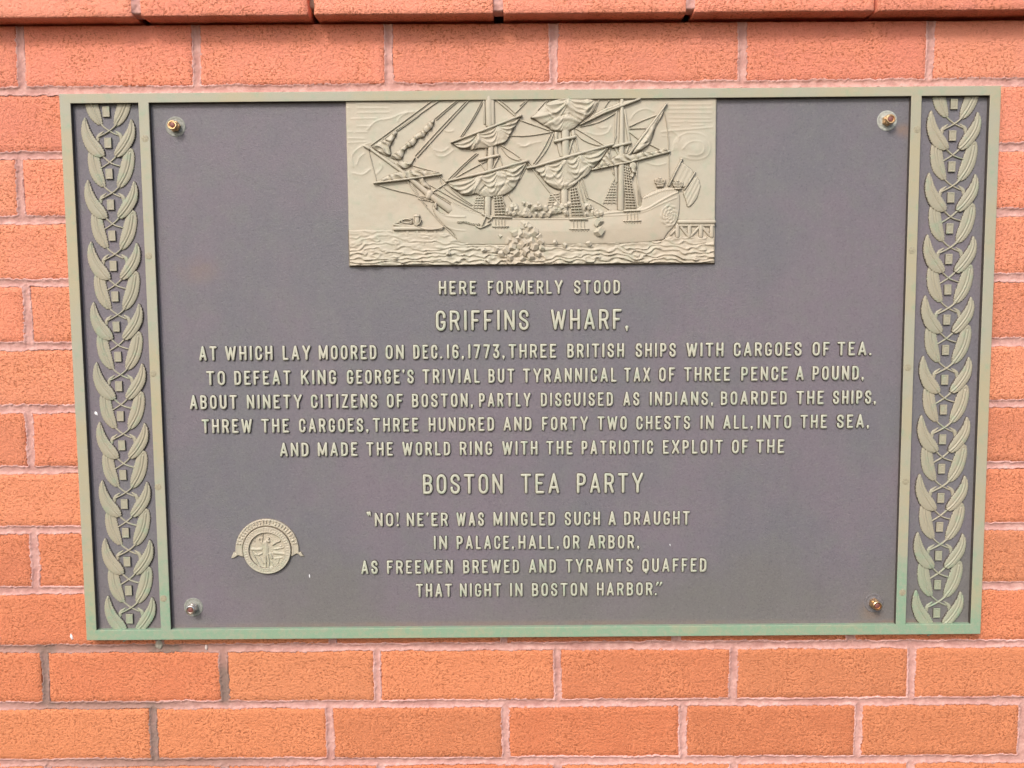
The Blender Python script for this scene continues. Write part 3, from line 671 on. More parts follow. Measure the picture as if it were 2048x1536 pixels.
LINES = [
 (((880, 561.5, 590), (1241, 559.5, 588)), [('HERE', 877.3, 953.4), ('FORMERLY', 975, 1126), ('STOOD', 1147.4, 1241)]),
 (((871, 620.5, 662.5), (1246, 617, 659.5)), [('GRIFFINS', 871.4, 1058.5), ('WHARF,', 1101.3, 1257.5)]),
 (((398, 692, 722.5), (1743, 682.5, 711.5)), [('AT', 398.2, 435.1), ('WHICH', 450.4, 546.7), ('LAY', 565.1, 622.3), ('MOORED', 637.4, 754.1), ('ON', 770.8, 809), ('DEC.', 826.1, 885), ('16,', 893.5, 928.5), ('1773,', 936, 1010), ('THREE', 1016.7, 1113.5), ('BRITISH', 1133.9, 1249), ('SHIPS', 1270.6, 1352.5), ('WITH', 1372, 1447.6), ('CARGOES', 1466.6, 1603.8), ('OF', 1624, 1659.8), ('TEA.', 1674, 1743)]),
 (((412, 741.5, 771.5), (1728, 731, 760.5)), [('TO', 412.7, 451.8), ('DEFEAT', 468.6, 582.8), ('KING', 601.8, 673.7), ("GEORGE'S", 693.5, 828.8), ('TRIVIAL', 844.6, 960.7), ('BUT', 976.3, 1029.7), ('TYRANNICAL', 1045.3, 1234), ('TAX', 1247.7, 1301), ('OF', 1317.3, 1350.4), ('THREE', 1367.3, 1460.6), ('PENCE', 1481.4, 1576), ('A', 1591.3, 1608), ('POUND,', 1623.9, 1728)]),
 (((380, 790, 819.5), (1752, 780, 808.5)), [('ABOUT', 379.8, 475.2), ('NINETY', 493.7, 605.2), ('CITIZENS', 621.8, 756), ('OF', 773.4, 806.9), ('BOSTON,', 823.5, 946.4), ('PARTLY', 957.6, 1062.2), ('DISGUISED', 1081, 1226.8), ('AS', 1245.8, 1279.7), ('INDIANS,', 1298.6, 1426.7), ('BOARDED', 1440.5, 1573.9), ('THE', 1592, 1648), ('SHIPS,', 1665, 1752)]),
 (((403, 838, 867.5), (1738, 828, 856.5)), [('THREW', 403.5, 505.5), ('THE', 522.7, 579.4), ('CARGOES,', 598, 737.5), ('THREE', 745.5, 837.7), ('HUNDRED', 857, 989.3), ('AND', 1006.3, 1064), ('FORTY', 1083.6, 1176.8), ('TWO', 1194.3, 1254.4), ('CHESTS', 1271.9, 1381), ('IN', 1400, 1428), ('ALL,', 1445.7, 1506), ('INTO', 1514, 1583), ('THE', 1600, 1654), ('SEA,', 1672.8, 1738.4)]),
 (((560, 885, 914), (1569, 878, 907)), [('AND', 559.6, 618.4), ('MADE', 635.5, 716), ('THE', 732.5, 787), ('WORLD', 804.2, 901.6), ('RING', 919, 985.4), ('WITH', 1004, 1076), ('THE', 1092, 1146), ('PATRIOTIC', 1162.5, 1307), ('EXPLOIT', 1325, 1446), ('OF', 1463, 1497), ('THE', 1511.4, 1569)]),
 (((845, 948, 989), (1287, 945, 986.5)), [('BOSTON', 845.6, 1006.6), ('TEA', 1041, 1119.6), ('PARTY', 1152.8, 1287)]),
 (((733, 1025.5, 1054), (1380, 1021.5, 1050.5)), [('<NO!', 733.5, 798.6), ("NE'ER", 813.2, 896.8), ('WAS', 912.4, 969), ('MINGLED', 986.5, 1110.8), ('SUCH', 1128.8, 1201), ('A', 1216.3, 1232.5), ('DRAUGHT', 1247.5, 1380.3)]),
 (((866, 1071.3, 1099.5), (1279, 1069.2, 1098)), [('IN', 866.9, 895.4), ('PALACE,', 912.8, 1028.6), ('HALL,', 1036.4, 1118.6), ('OR', 1126, 1160), ('ARBOR,', 1175.6, 1279)]),
 (((722, 1120.6, 1149), (1413, 1115.8, 1144.2)), [('AS', 722, 756.6), ('FREEMEN', 773.8, 907), ('BREWED', 925.7, 1039.4), ('AND', 1057.3, 1113), ('TYRANTS', 1130.7, 1266.4), ('QUAFFED', 1283.6, 1413.5)]),
 (((832, 1167, 1195), (1323, 1163.8, 1191.5)), [('THAT', 832, 905), ('NIGHT', 919.3, 1003.2), ('IN', 1019.5, 1046.2), ('BOSTON', 1063.2, 1175.6), ('HARBOR', 1193.2, 1305.7), ('.', 1309, 1314), ('>', 1309.5, 1325)]),
]
for L, words in LINES:
    xm = (words[0][1] + words[-1][2]) / 2; tm, bm_ = yy(xm, L); cx, cz = [float(c) for c in at(xm, bm_, BGY)]
    ln = empty('inscription_line', (cx, BGY, cz), plq)
    txt = ' '.join(w_[0] for w_ in words).replace('<', '').replace('>', '').replace(' .', '.')
    ln['label'] = 'raised inscription line reading ' + txt.strip()
    for (s, xa, xb) in words:
        ta, ba = yy(xa, L); tb_, bb = yy(xb, L); yl = BGY - .0025
        q = P([(xa, ba), (xa, ta), (xb, bb), (xb, tb_)], yl)
        m = word_mesh(s, q[0][0] - cx, q[2][0] - cx, q[0][1] - cz, q[1][1] - cz, q[2][1] - cz, q[3][1] - cz, .083 if ba - ta > 36 else .098)
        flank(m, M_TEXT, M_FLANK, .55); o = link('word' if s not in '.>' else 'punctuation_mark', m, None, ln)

# ---- bolts
for (tx, ty, bx, by, visible) in ((343.5, 249.5, 350, 256.5, 1), (1782.5, 237.5, 1775.5, 244.5, 2), (380, 1221, 386.5, 1213.5, 3), (1755.5, 1212.5, 1748, 1203.5, 0)):
    x, z = [float(c) for c in at(tx, ty, BGY - .0185)]
    b = empty('bolt', (x, BGY, z), plq); k = 24
    mb = MB(); lathe(mb, (0, 0), 0, [(.0172, -.0005), (.0172, .0003), (.0166, .0006), (.0145, .0006), (.0138, .0003), (.0120, .0003), (.0112, .0007), (.009, .0008)], 40)
    ws = link('washer_mark', mb.mesh('washer_mark'), (M_SCARD, M_SCAR, M_SCARP, M_SCAR)[visible], b); 
    rot = random.uniform(0, 1)
    mb = MB(); lathe(mb, (0, 0), 0, [(.0093, -.0005), (.0095, .0012), (.0095, .0062), (.0086, .0075), (.0070, .0078)], 6, rot)
    link('jam_nut', mb.mesh('jam_nut'), M_SILVER if visible == 3 else M_BRASS, b, smooth=False)
    mb = MB(); lathe(mb, (0, 0), 0, [(.0066, .0070), (.0068, .0092)], 20)
    lathe(mb, (0, 0), 0, [(.0070, .0088), (.0084, .0098), (.0084, .0160)], 6, rot + .4)
    lathe(mb, (0, 0), 0, [(.00840, .0158), (.0080, .0176), (.0070, .0184), (.0060, .0184), (.0055, .0170), (.0054, .0150)], 28)
    link('nut', mb.mesh('nut'), M_SILVER if visible == 3 else M_BRASS, b, smooth=False)
    mb = MB(); lathe(mb, (0, 0), 0, [(.0046, .0120), (.0046, .0168), (.0038, .0174), (.001, .0176)], 20)
    link('threaded_end', mb.mesh('threaded_end'), M_BOLT, b)
for (qx, qy, a, c_, turn) in ((192, 827, 3, 5, .6), (619, 1152, 1.2, 4, .1), (1340, 1090, 1.3, 2.6, .3)):  # first is a glint painted as a white lump, the others paint flecks
    x, z = [float(c) for c in at(qx, qy, BGY)]; lump('paint_or_glint_fleck', x, z, a * PX, c_ * PX, .0008, BGY - .0002, M_WHITE, plq, 5, turn)

# ---- round seal with ribbon
def seal():
    y0 = BGY; cx, cz = [float(c) for c in at(534.2, 1100.6, BGY - .003)]; R = 51 * PX
    rcx, rcz = [float(c) for c in at(534.5, 1101.5, BGY - .003)]; RO, RI = 67.3 * PX, 52.5 * PX
    g = empty('seal', (cx, y0, cz), plq); g['label'] = 'round seal with a curved ribbon over it, lower left of the lettering'
    def local(pts): return np.array(pts) - np.array([cx, cz])
    a = np.radians(np.linspace(-4, 184, 46)); o_ = np.stack([RO * np.cos(a), RO * np.sin(a)], 1)
    # ribbon with its two flicked-out tails
    q = lambda X, Y: tuple(local(P([(430 + X / 9.6, 1010 + Y / 9.6)], BGY - .003))[0])
    tailL = [q(355, 900), q(300, 1030), q(360, 1030), q(440, 975), q(530, 1000)]; tailR = [q(1490, 985), q(1570, 940), q(1640, 990), q(1710, 1000), q(1650, 900)]
    ai = np.radians(np.linspace(196, -16, 40)); inn = np.stack([RI * .97 * np.cos(ai), RI * .97 * np.sin(ai)], 1)
    poly = np.concatenate([o_, np.array(tailL), inn, np.array(tailR)])
    def rh(X, Z, d):
        r = np.hypot(X, Z); th = np.degrees(np.arctan2(Z, X)); th = np.where(th < -90, th + 360, th)
        rim = 0.0008 * (np.exp(-((r - RO + 2.2 * PX) / (1.6 * PX)) ** 2) + np.exp(-((r - RI - 1.5 * PX) / (1.4 * PX)) ** 2))
        rm = (RO + RI) / 2 + .3 * PX; let = np.clip(np.sin(np.radians(th) * 57) * 3 + hashn(th, th * 0, .33, 5) * 3 - 1, 0, 1) * np.clip((hashn(th, r / PX, .45, 9) - .25) * 4, 0, 1)
        band = (np.abs(r - rm) < 4.4 * PX) & (th > 12) & (th < 168)
        return rim + np.where(band, 0.0019 * let, 0)
    patch('ribbon', poly, rh, 0, M_SHIP, g, cell=.9 * PX, T=.0028)
    disc = arc(0, 0, R, R, 0, 360, 60)[:-1]
    figs = [  # strokes of the seated-field design: (points in enlargement, half width px, height)
        ([(960, 730), (985, 830), (975, 960)], 7.0, .0022), ([(1030, 640), (1028, 650)], 3.3, .0034), ([(1000, 690), (1030, 700)], 4.5, .0026),
        ([(960, 950), (975, 1080), (970, 1200)], 3.0, .0024), ([(1010, 950), (1035, 1080), (1025, 1200)], 3.0, .0024), ([(1060, 940), (1090, 1020)], 3.6, .0024),
        ([(920, 500), (915, 620), (905, 740)], 1.1, .0026), ([(1110, 760), (1170, 720), (1240, 690)], 3.0, .0028), ([(930, 760), (880, 700)], 2.4, .0022),
        ([(840, 650), (845, 655)], 3.6, .0026), ([(700, 850), (790, 860), (880, 850)], 4.5, .0018), ([(760, 700), (740, 640)], 1.6, .0018),
        ([(705, 900), (860, 1180)], 2.0, .0022), ([(630, 930), (700, 1080), (860, 1190)], 2.2, .0026), ([(790, 900), (930, 1120)], 1.5, .0018),
        ([(1130, 920), (1310, 940)], 4.2, .0018), ([(1150, 850), (1300, 820)], 2.2, .0018), ([(1260, 790), (1270, 795)], 3.0, .0022), ([(1080, 1080), (1140, 1190)], 1.8, .0018),
        ([(900, 930), (830, 960), (780, 950)], 2.4, .002), ([(1040, 1200), (1100, 1200)], 3.4, .002), ([(1150, 1030), (1280, 1010)], 3.0, .0012), ([(1230, 1040), (1200, 1120)], 2.2, .0012)]
    F2 = [(np.array([q(*p) for p in pts]), hwid * .72 * PX, h * .95) for pts, hwid, h in figs]
    def dh(X, Z, d):
        r = np.hypot(X, Z) / PX; th = np.arctan2(Z, X)
        ring = np.where(r > 37.5, .0034 + .0006 * np.exp(-((r - 48.8) / 1.4) ** 2) + .0006 * np.exp(-((r - 39) / 1.3) ** 2), 0)
        ring = ring + np.where((r > 41) & (r < 47), .0006 * (np.sin(th * 52) > -.1) * (hashn(th * 20, r, .5, 4) > .35), 0)
        k = np.clip((r - 37) / 1.5, 0, 1); h = ring * k + (1 - k) * .0001
        e = 0
        for pts, hwid, hh in F2: e = np.maximum(e, hh * np.sqrt(np.clip(1 - (line_dist(X, Z, pts) / hwid) ** 2, 0, 1)))
        return h + np.where(r < 37.5, e + .0005 * (hashn(X, Z, 500, 2) - .5), 0)
    patch('medallion', disc, dh, -.0002, M_SHIP, g, cell=.8 * PX, T=.0016)
seal()

# ================================================================== SHIP RELIEF
RELY = BGY - 0.0048                                   # face of the relief's field
rel = empty('ship_relief', (0, RELY, 0), plq); rel.scale = (1, .85, 1); rel['label'] = 'sculpted relief panel of a moored three masted sailing ship with tea chests in the water'
def PR(pts): return P(pts, RELY)
def lx(pts): return PR(pts)                           # local coordinates (x, z) = world, relief origin sits at x = z = 0
q = PR([(692, 190), (1434.5, 190), (1428.3, 526.3), (698, 532.5)])
rx0, rx1 = (q[0][0] + q[3][0]) / 2, (q[1][0] + q[2][0]) / 2; rz1, rz0 = HZ - rt * .8, (q[2][1] + q[3][1]) / 2
clouds = [(c2((1270, 500), (1290, 400), (1400, 345), (1540, 370), (1590, 460), (1560, 560), (1440, 585), (1330, 550))), (c2((1350, 490), (1400, 430), (1500, 420), (1540, 480), (1500, 545), (1400, 540))),
          c1((110, 640), (90, 540), (170, 470), (250, 440)), c1((140, 620), (160, 560), (200, 530)), c1((230, 330), (300, 250), (420, 240), (520, 190), (640, 180)), c1((780, 500), (800, 550), (870, 555), (940, 500)),
          c1((110, 690), (190, 710), (250, 660)), c1((480, 260), (500, 220), (560, 190)), c1((300, 700), (360, 640), (330, 600)), c1((740, 420), (760, 490), (850, 520), (900, 480)), c1((860, 330), (900, 350), (940, 340)),
          c2((0, 470), (60, 465), (110, 440), (170, 430)), c2((560, 350), (640, 380), (730, 360), (760, 300)), c2((620, 270), (660, 320), (720, 310)), c2((1050, 600), (1130, 630), (1210, 610)), c2((920, 240), (960, 180), (1050, 150), (1110, 180)),
          c1((1480, 450), (1540, 475), (1578, 440)), c2((1250, 330), (1330, 390), (1300, 440)), c2((1170, 350), (1250, 340), (1600, 310))]
streak = [c1((70, 190), (480, 185)), c1((90, 240), (300, 235)), c1((60, 150), (400, 150)), c1((80, 300), (250, 300)), c1((60, 350), (230, 350)), c1((70, 400), (200, 405)), c1((90, 115), (560, 118)),
          c2((1230, 120), (1600, 118)), c2((1230, 155), (1620, 150)), c2((1230, 190), (1610, 190)), c2((1240, 230), (1580, 235)), c2((1240, 265), (1600, 262)), c2((1220, 300), (1560, 290)), c2((1180, 380), (1250, 385)), c1((70, 440), (230, 430))]
CL = [smooth_poly(lx(c), 2, False) for c in clouds]; STK = [lx(s) for s in streak]
def slab_h(X, Z):
    h = np.zeros(X.shape)
    for k, c in enumerate(CL): d = line_dist(X, Z, c); h += .0009 * np.exp(-(d / (1.2 * PX)) ** 2) + .0003 * np.exp(-(d / (5 * PX)) ** 2)
    for k, am in ((0, .0013), (1, .0009)):
        d = sdf(X, Z, CL[k]); h += am * np.clip(d / (9 * PX), 0, 1) ** .7 * (.7 + .6 * hashn(X, Z, 75, 6))
    for s in STK: d = line_dist(X, Z, s); h += .0007 * np.exp(-(d / (1.1 * PX)) ** 2) * (hashn(X, Z, 60, 8) > .25)
    h += (hashn(X, Z, 45, 3) - .5) * .0008 + (hashn(X, Z, 160, 4) - .5) * .0003
    e = np.minimum(np.minimum(X - rx0, rx1 - X), Z - rz0); h = h - .0012 * (1 - np.clip(e / .0015, 0, 1)) ** 2
    return np.where(e < 1e-7, -.009, h)
nxs = np.concatenate([[rx0], np.linspace(rx0 + 1e-5, rx1 - 1e-5, 470), [rx1]]); nzs = np.concatenate([[rz0], np.linspace(rz0 + 1e-5, rz1, 215)])
Xg, Zg = np.meshgrid(nxs, nzs); Xg2, Zg2 = Xg, Zg; Hg = slab_h(Xg, Zg)
ii = np.arange(Xg.size).reshape(Xg.shape); qq = np.stack([ii[:-1, :-1], ii[:-1, 1:], ii[1:, 1:], ii[1:, :-1]], -1).reshape(-1, 4)
sl = link('sky_ground', mesh_np('sky_ground', np.stack([Xg.ravel(), -Hg.ravel(), Zg.ravel()], 1), qq), M_SHIP, rel)
md = None
def rp(name, poly, hf, T=.003, edge=2.2, cell=1.2, lift=0.0, sm=1, y=0.0):
    """a relief piece; lift raises it bodily (outline wall drops to the field)"""
    pl = smooth_poly(lx(poly), sm) if sm else lx(poly)
    return patch(name, pl, lambda X, Z, d: hf(X, Z, d) + lift, y, M_SHIP, rel, cell=cell * PX, edge=edge * PX, T=T)
RPROF = ((-1.3, 0), (-.98, .6), (-.62, .92), (0, 1), (.62, .92), (.98, .6), (1.3, 0))
def bars(name, items, mat=None):
    """items: (points, half width px or list, height m)"""
    if name in ('shroud', 'masthead_shroud') and len(items) > 1:
        for it in items: bars(name, [it])
        return
    mb = MB()
    for pts, hwid, h in items:
        p = lx(pts); hwid = np.asarray(hwid, float) * PX; stroke(mb, p, hwid, h, 0.0, prof=RPROF)
    m = mb.mesh(name); flank(m, M_SHIP, M_SHIPFLANK, 0.0)
    side = np.array([len(f) == 4 and (min(f) % 7 == 0 or min(f) % 7 == 5) for f in mb.f], np.int32); m.polygons.foreach_set('material_index', side); return link(name, m, None, rel)  # both sides of each bar get the dark tone of a thin shadow
# water
def water_h(X, Z, d):
    zt = Z - rz0; f = np.clip(zt / .062, 0, 1)
    wob = (hashn(X, Z * 2.0, 22, 21) - .5) * 1.6 + (hashn(X, Z * 2.2, 60, 22) - .5) * 1.3 + (hashn(X, Z * 1.7, 140, 23) - .5) * .55
    ph = np.log1p((zt + .004) * 26) * 6.6 + wob
    fr = ph - np.floor(ph); w1 = np.where(fr < .3, fr / .3, (1 - fr) / .7)
    amp = .0010 + .0044 * (1 - f) ** 1.2
    peak = np.clip(hashn(X, Z * 2, 95, 24) * 2.2 - 1.1, 0, 1)
    return amp * (w1 ** 1.5) * (.65 + .7 * peak)
wl = c1((42, 1165), (200, 1160), (430, 1165), (450, 1185), (900, 1185), (1000, 1265), (1578, 1270)) + c2((60, 1268), (400, 1270), (700, 1262), (1180, 1250), (1230, 1215), (1612, 1215))
ww = wl + [(1428.5, 531), (697, 537)]
wp = lx(ww); wp[:, 0] = np.clip(wp[:, 0], rx0 + .0004, rx1 - .0004); wp[:, 1] = np.maximum(wp[:, 1], rz0 + .0004)
patch('water', wp, water_h, 0.0, M_SHIP, rel, cell=1.2 * PX, edge=2 * PX, T=.0012)
# hull
hull = c1((770, 930), (790, 985), (860, 1035), (915, 1028), (918, 925), (960, 945), (1050, 990), (1150, 1022), (1250, 1040), (1400, 1060), (1578, 1058)) + c2((60, 1058), (400, 1060), (600, 1052), (690, 1008), (850, 990), (1000, 985), (1010, 890), (1060, 862), (1120, 830), (1220, 800), (1290, 815), (1325, 850), (1330, 930), (1325, 1010), (1310, 1080), (1275, 1140), (1220, 1195), (1185, 1262), (700, 1285), (150, 1290)) + c1((1300, 1290), (990, 1290), (945, 1190), (860, 1125), (800, 1060), (765, 985))
h_lines = [(c1((790, 985), (860, 1040), (940, 1055), (1040, 1055)), 1.5, .0014), (c1((860, 1130), (960, 1165), (1040, 1170)), 1.2, .0008), (c1((920, 930), (1050, 995), (1160, 1028), (1260, 1045), (1420, 1068), (1578, 1068)) + c2((60, 1068), (400, 1070), (600, 1062), (700, 1025), (860, 1010), (1010, 1005), (1080, 975), (1150, 930), (1240, 880), (1310, 850)), 1.7, .0018),
           (c2((610, 1045), (700, 1045), (860, 1040), (1040, 1015), (1160, 950), (1300, 895)), 1.1, .001), (c2((1010, 905), (1100, 870), (1180, 835), (1290, 825)), 1.3, .0012), (c1((915, 1028), (918, 930)), 1.3, .0006)]
HL = [(smooth_poly(lx(p), 2, False), a, b) for p, a, b in h_lines]
oc = lx(c2((1240, 1045)))[0]
def hull_h(X, Z, d):
    h = .0030 * np.clip(d / (30 * PX), 0, 1) ** .6 + .0003 * (hashn(X, Z, 90, 31) - .5)
    for p, a, b in HL: h = h + b * np.exp(-(line_dist(X, Z, p) / (a * PX)) ** 2)
    r = np.hypot((X - oc[0]) / .85, (Z - oc[1])) / PX; th = np.arctan2(Z - oc[1], X - oc[0])
    h = h + np.where(r < 24, .0008 * (np.cos(r * .95) * .6 + .5 * np.sin(th * 9 + r * .5)) + .0006, 0) * np.clip(d / (2 * PX), 0, 1)
    q2 = HL[4][0]; h = h + .0007 * np.exp(-(line_dist(X, Z, q2) / (6 * PX)) ** 2) * np.sin(X / (4.2 * PX) * 2 * math.pi + np.sin(Z / (3 * PX)) * 2)
    return h
rp('hull', hull, hull_h, T=.0024, edge=3, cell=1.2, sm=1)
# channels (short planks on the side) and ladders of shrouds
bars('channel', [(c2((412, 1075), (556, 1075)), 1.6, .009)]); bars('channel', [(c2((412, 1155), (570, 1157)), 1.6, .0085)]); bars('channel', [(c2((858, 1008), (992, 1003)), 1.5, .0085)])
bars('channel', [(c2((858, 1090), (1000, 1088)), 1.6, .0085)]); bars('channel', [(c1((1268, 1055), (1422, 1060)), 1.6, .009)]); bars('channel', [(c1((1268, 1135), (1396, 1135)), 1.6, .0085)])
def chain_plates(pts): bars('chain_plate', pts)
chain_plates([(c2((x, 1080), (x + 5, 1150)), .6, .0072) for x in (440, 470, 500, 530)] + [(c2((x, 1165), (x, 1172)), 1.0, .0075) for x in range(435, 560, 24)])
chain_plates([(c2((x, 1012), (x + 4, 1085)), .6, .0070) for x in (885, 915, 945, 970)] + [(c2((x, 1098), (x, 1106)), 1.0, .0075) for x in range(875, 1000, 24)])
chain_plates([(c1((x, 1062), (x + 4, 1130)), .6, .0072) for x in (1290, 1315, 1340, 1365)] + [(c1((x, 1142), (x, 1150)), 1.0, .0075) for x in range(1290, 1400, 24)])
def ladder(tl, tr, bl, br, n, conv, h=.0048, rails=4):
    h *= .62
    it = []
    for k in range(rails):
        t = k / (rails - 1); it.append((conv((tl[0] + (tr[0] - tl[0]) * t, tl[1] + (tr[1] - tl[1]) * t), (bl[0] + (br[0] - bl[0]) * t, bl[1] + (br[1] - bl[1]) * t)), .9, h))
    for k in range(n):
        t = (k + .5) / n; it.append((conv((tl[0] + (bl[0] - tl[0]) * t, tl[1] + (bl[1] - tl[1]) * t), (tr[0] + (br[0] - tr[0]) * t, tr[1] + (br[1] - tr[1]) * t)), 1.1, h + .0008))
    bars('shroud_ladder', it)
ladder((415, 815), (468, 800), (428, 1045), (528, 1045), 10, c2, .0062); ladder((250, 860), (325, 850), (230, 960), (330, 960), 5, c2, .003)
ladder((765, 765), (795, 765), (690, 945), (795, 945), 8, c2, .0034); ladder((858, 620), (905, 640), (878, 985), (965, 985), 16, c2, .0058)
ladder((1132, 885), (1195, 880), (1108, 985), (1190, 990), 5, c1, .0034); ladder((1278, 885), (1345, 875), (1288, 1040), (1378, 1040), 7, c1, .0062)
bars('shroud', [(c2((950, 600), (1005, 950)), .9, .003), (c2((965, 700), (1018, 945)), .7, .003), (c2((975, 600), (970, 700), (985, 950)), .9, .003), (c2((500, 730), (555, 910)), .9, .0035), (c2((520, 730), (570, 905)), .7, .0035), (c2((480, 740), (530, 930)), .9, .0035)])
bars('shroud', [(c1((1345, 890), (1375, 960)), .8, .003), (c1((1395, 870), (1425, 920)), .8, .003), (c1((1160, 600), (1215, 680)), .8, .003), (c1((1330, 560), (1350, 630)), .8, .003), (c1((1315, 560), (1270, 650)), 1.4, .004)])
# masts
def mast(parts):
    for p_ in parts: bars('mast', [p_])
mast([(c1((1235, 60), (1240, 290)), 6.5, .0058), (c1((1262, 60), (1268, 280)), 4.5, .0045), (c1((1255, 455), (1245, 690)), 5.5, .0058), (c1((1228, 890), (1226, 1045)), 6.0, .0056)])
mast([(c2((376, 330), (378, 560)), 7.0, .0058), (c2((368, 835), (368, 1000)), 6.5, .0054)])
mast([(c2((845, 90), (842, 480), (835, 990)), [3.6, 5.0, 6.2], .0055), (c2((838, 420), (830, 990)), [4.5, 5.0], .0040)])
bars('masthead_shroud', [(c1((1195, 90), (1200, 280)), 1.8, .003), (c1((1210, 455), (1215, 540)), 1.2, .003), (c1((1290, 455), (1300, 545)), 3.5, .003)])
bars('masthead_shroud', [(c2((320, 435), (345, 540)), 4.0, .0028), (c2((440, 400), (400, 540)), 1.8, .004), (c2((300, 360), (300, 410)), 3.2, .003), (c2((440, 345), (445, 390)), 3.4, .003), (c2((462, 400), (490, 540)), 1.2, .003), (c2((440, 470), (470, 560)), 2.5, .002)])
bars('masthead_shroud', [(c2((800, 180), (790, 400)), 1.6, .003), (c2((868, 170), (905, 430)), 2.2, .003), (c2((885, 290), (910, 420)), 2.4, .003), (c2((790, 480), (830, 560)), 2, .003), (c2((905, 450), (880, 520)), 2, .003), (c2((790, 600), (800, 760)), 2.8, .003)])
bars('mast_top', [(c1((1158, 580), (1318, 545)), 3.0, .0078)]); bars('mast_top', [(c2((290, 428), (455, 392)), 3.2, .0078)]); bars('mast_top', [(c2((772, 474), (914, 440)), 3.0, .0078)])
# bowsprit and yards
bars('bowsprit', [(c1((225, 470), (500, 665), (740, 870), (910, 990)), [2.4, 3.6, 5.6, 7.5], [.0050, .0055, .0058, .0042]), (c1((748, 858), (736, 886)), 6.5, .0074)])
bars('bowsprit_cap', [(c1((205, 465), (245, 490)), 2.6, .0068)])
bars('yard', [(c1((285, 775), (560, 742), (840, 702)), [1.8, 2.4, 2.0], .0085)])
bars('yard', [(c1((925, 440), (1200, 335), (1505, 215)), [1.6, 2.8, 2.4], .0095)]); bars('yard', [(c1((880, 762), (1200, 690), (1560, 590)), [2, 3.2, 2.8], .0095)])
bars('yard', [(c2((60, 650), (120, 640), (440, 545), (770, 455)), [2, 2.6, 3.4, 2.6], .0098)]); bars('yard', [(c2((500, 290), (700, 190), (990, 78)), [1.2, 2.6, 2.4], .0075)])
bars('gaff', [(c2((905, 535), (1060, 330), (1215, 115)), [2.4, 2.8, 1.6], .0078)]); bars('boom', [(c2((600, 662), (900, 600), (1238, 512)), [1.8, 2.4, 2.6], .0070)])
# sails: clewed-up cloth, swagged between gather points along the yard
def sail(poly, yard, pinch, lam=7.0, amp=.0011, T=.0042, extra=(), dome=.0034, seed=0, conv=c1, neg=()):
    lam *= 1.45; amp *= 2.0; extra = [(p, a, b * 1.7) for p, a, b in extra]
    A, B = lx(conv(*yard)); ax = B - A; L = np.hypot(*ax); ax = ax / L; nv = np.array([ax[1], -ax[0]])   # nv points down
    pr = [float(p) for p in pinch]; EX = [(smooth_poly(lx(conv(*p)), 2, False), a, b) for p, a, b in extra]
    def hf(X, Z, d):
        t = ((X - A[0]) * ax[0] + (Z - A[1]) * ax[1]) / L; s = ((X - A[0]) * nv[0] + (Z - A[1]) * nv[1])
        h = dome * np.clip(d / (11 * PX), 0, 1) ** .6
        for a, b in zip(pr[:-1], pr[1:]):
            x = (t - (a + b) / 2) / ((b - a) / 2); k = np.clip(1 - x * x, 0.02, 1); ins = (np.abs(x) < 1)
            qv = np.clip(s, 0, 1) / k ** .8; ph = qv / (lam * PX) + (hashn(X, Z, 70, seed) - .5) * .7
            w_ = 1 - np.abs(np.sin(math.pi * ph))
            h = h + np.where(ins, amp * 1.7 * (w_ ** .9 - .45) * k ** .5 * np.clip(1.15 - qv / (60 * PX), .35, 1), 0)
        for a in pr:
            dd = np.abs(t - a) * L; h = h + .0012 * np.exp(-(dd / (2 * PX + s * .12)) ** 2) * np.clip(1 - s / (22 * PX), 0, 1)
        for p, a, b in EX: h = h + b * np.exp(-(line_dist(X, Z, p) / (a * PX)) ** 2)
        return np.maximum(h, -T * .7)
    return rp('sail', conv(*poly), hf, T=T, edge=2.6, cell=1.05, sm=1)
sail([(930, 445), (960, 470), (1000, 495), (1055, 492), (1100, 505), (1160, 488), (1235, 492), (1310, 462), (1380, 445), (1430, 350), (1480, 270), (1500, 225), (1350, 275), (1150, 355), (1000, 420)],
     [(930, 440), (1500, 220)], [0, .36, .66, .98], 6.5, .0012, extra=[([(1000, 470), (1100, 480), (1160, 420), (1150, 370)], 3, .0012), ([(1160, 420), (1250, 470), (1400, 430)], 3.5, .0012), ([(1390, 280), (1440, 300), (1400, 400)], 3, .001), ([(1130, 380), (1110, 450), (1080, 490)], 2, -.0014)])
sail([(885, 768), (905, 800), (965, 840), (1020, 880), (1080, 880), (1130, 862), (1170, 885), (1230, 903), (1290, 885), (1350, 883), (1420, 850), (1470, 790), (1510, 700), (1555, 610), (1545, 596), (1350, 655), (1150, 712), (1000, 745)],
     [(880, 765), (1560, 592)], [0, .39, .63, .97], 7.5, .0013, extra=[([(940, 800), (1030, 860), (1110, 840), (1170, 740)], 3, .0014), ([(1170, 730), (1230, 790), (1330, 800), (1440, 740)], 3.5, .0013), ([(1210, 800), (1160, 850), (1180, 880)], 2, -.0016), ([(1380, 680), (1400, 740), (1330, 840), (1280, 890)], 2.2, -.001), ([(1290, 690), (1340, 730), (1430, 700), (1500, 630)], 3, .001)])
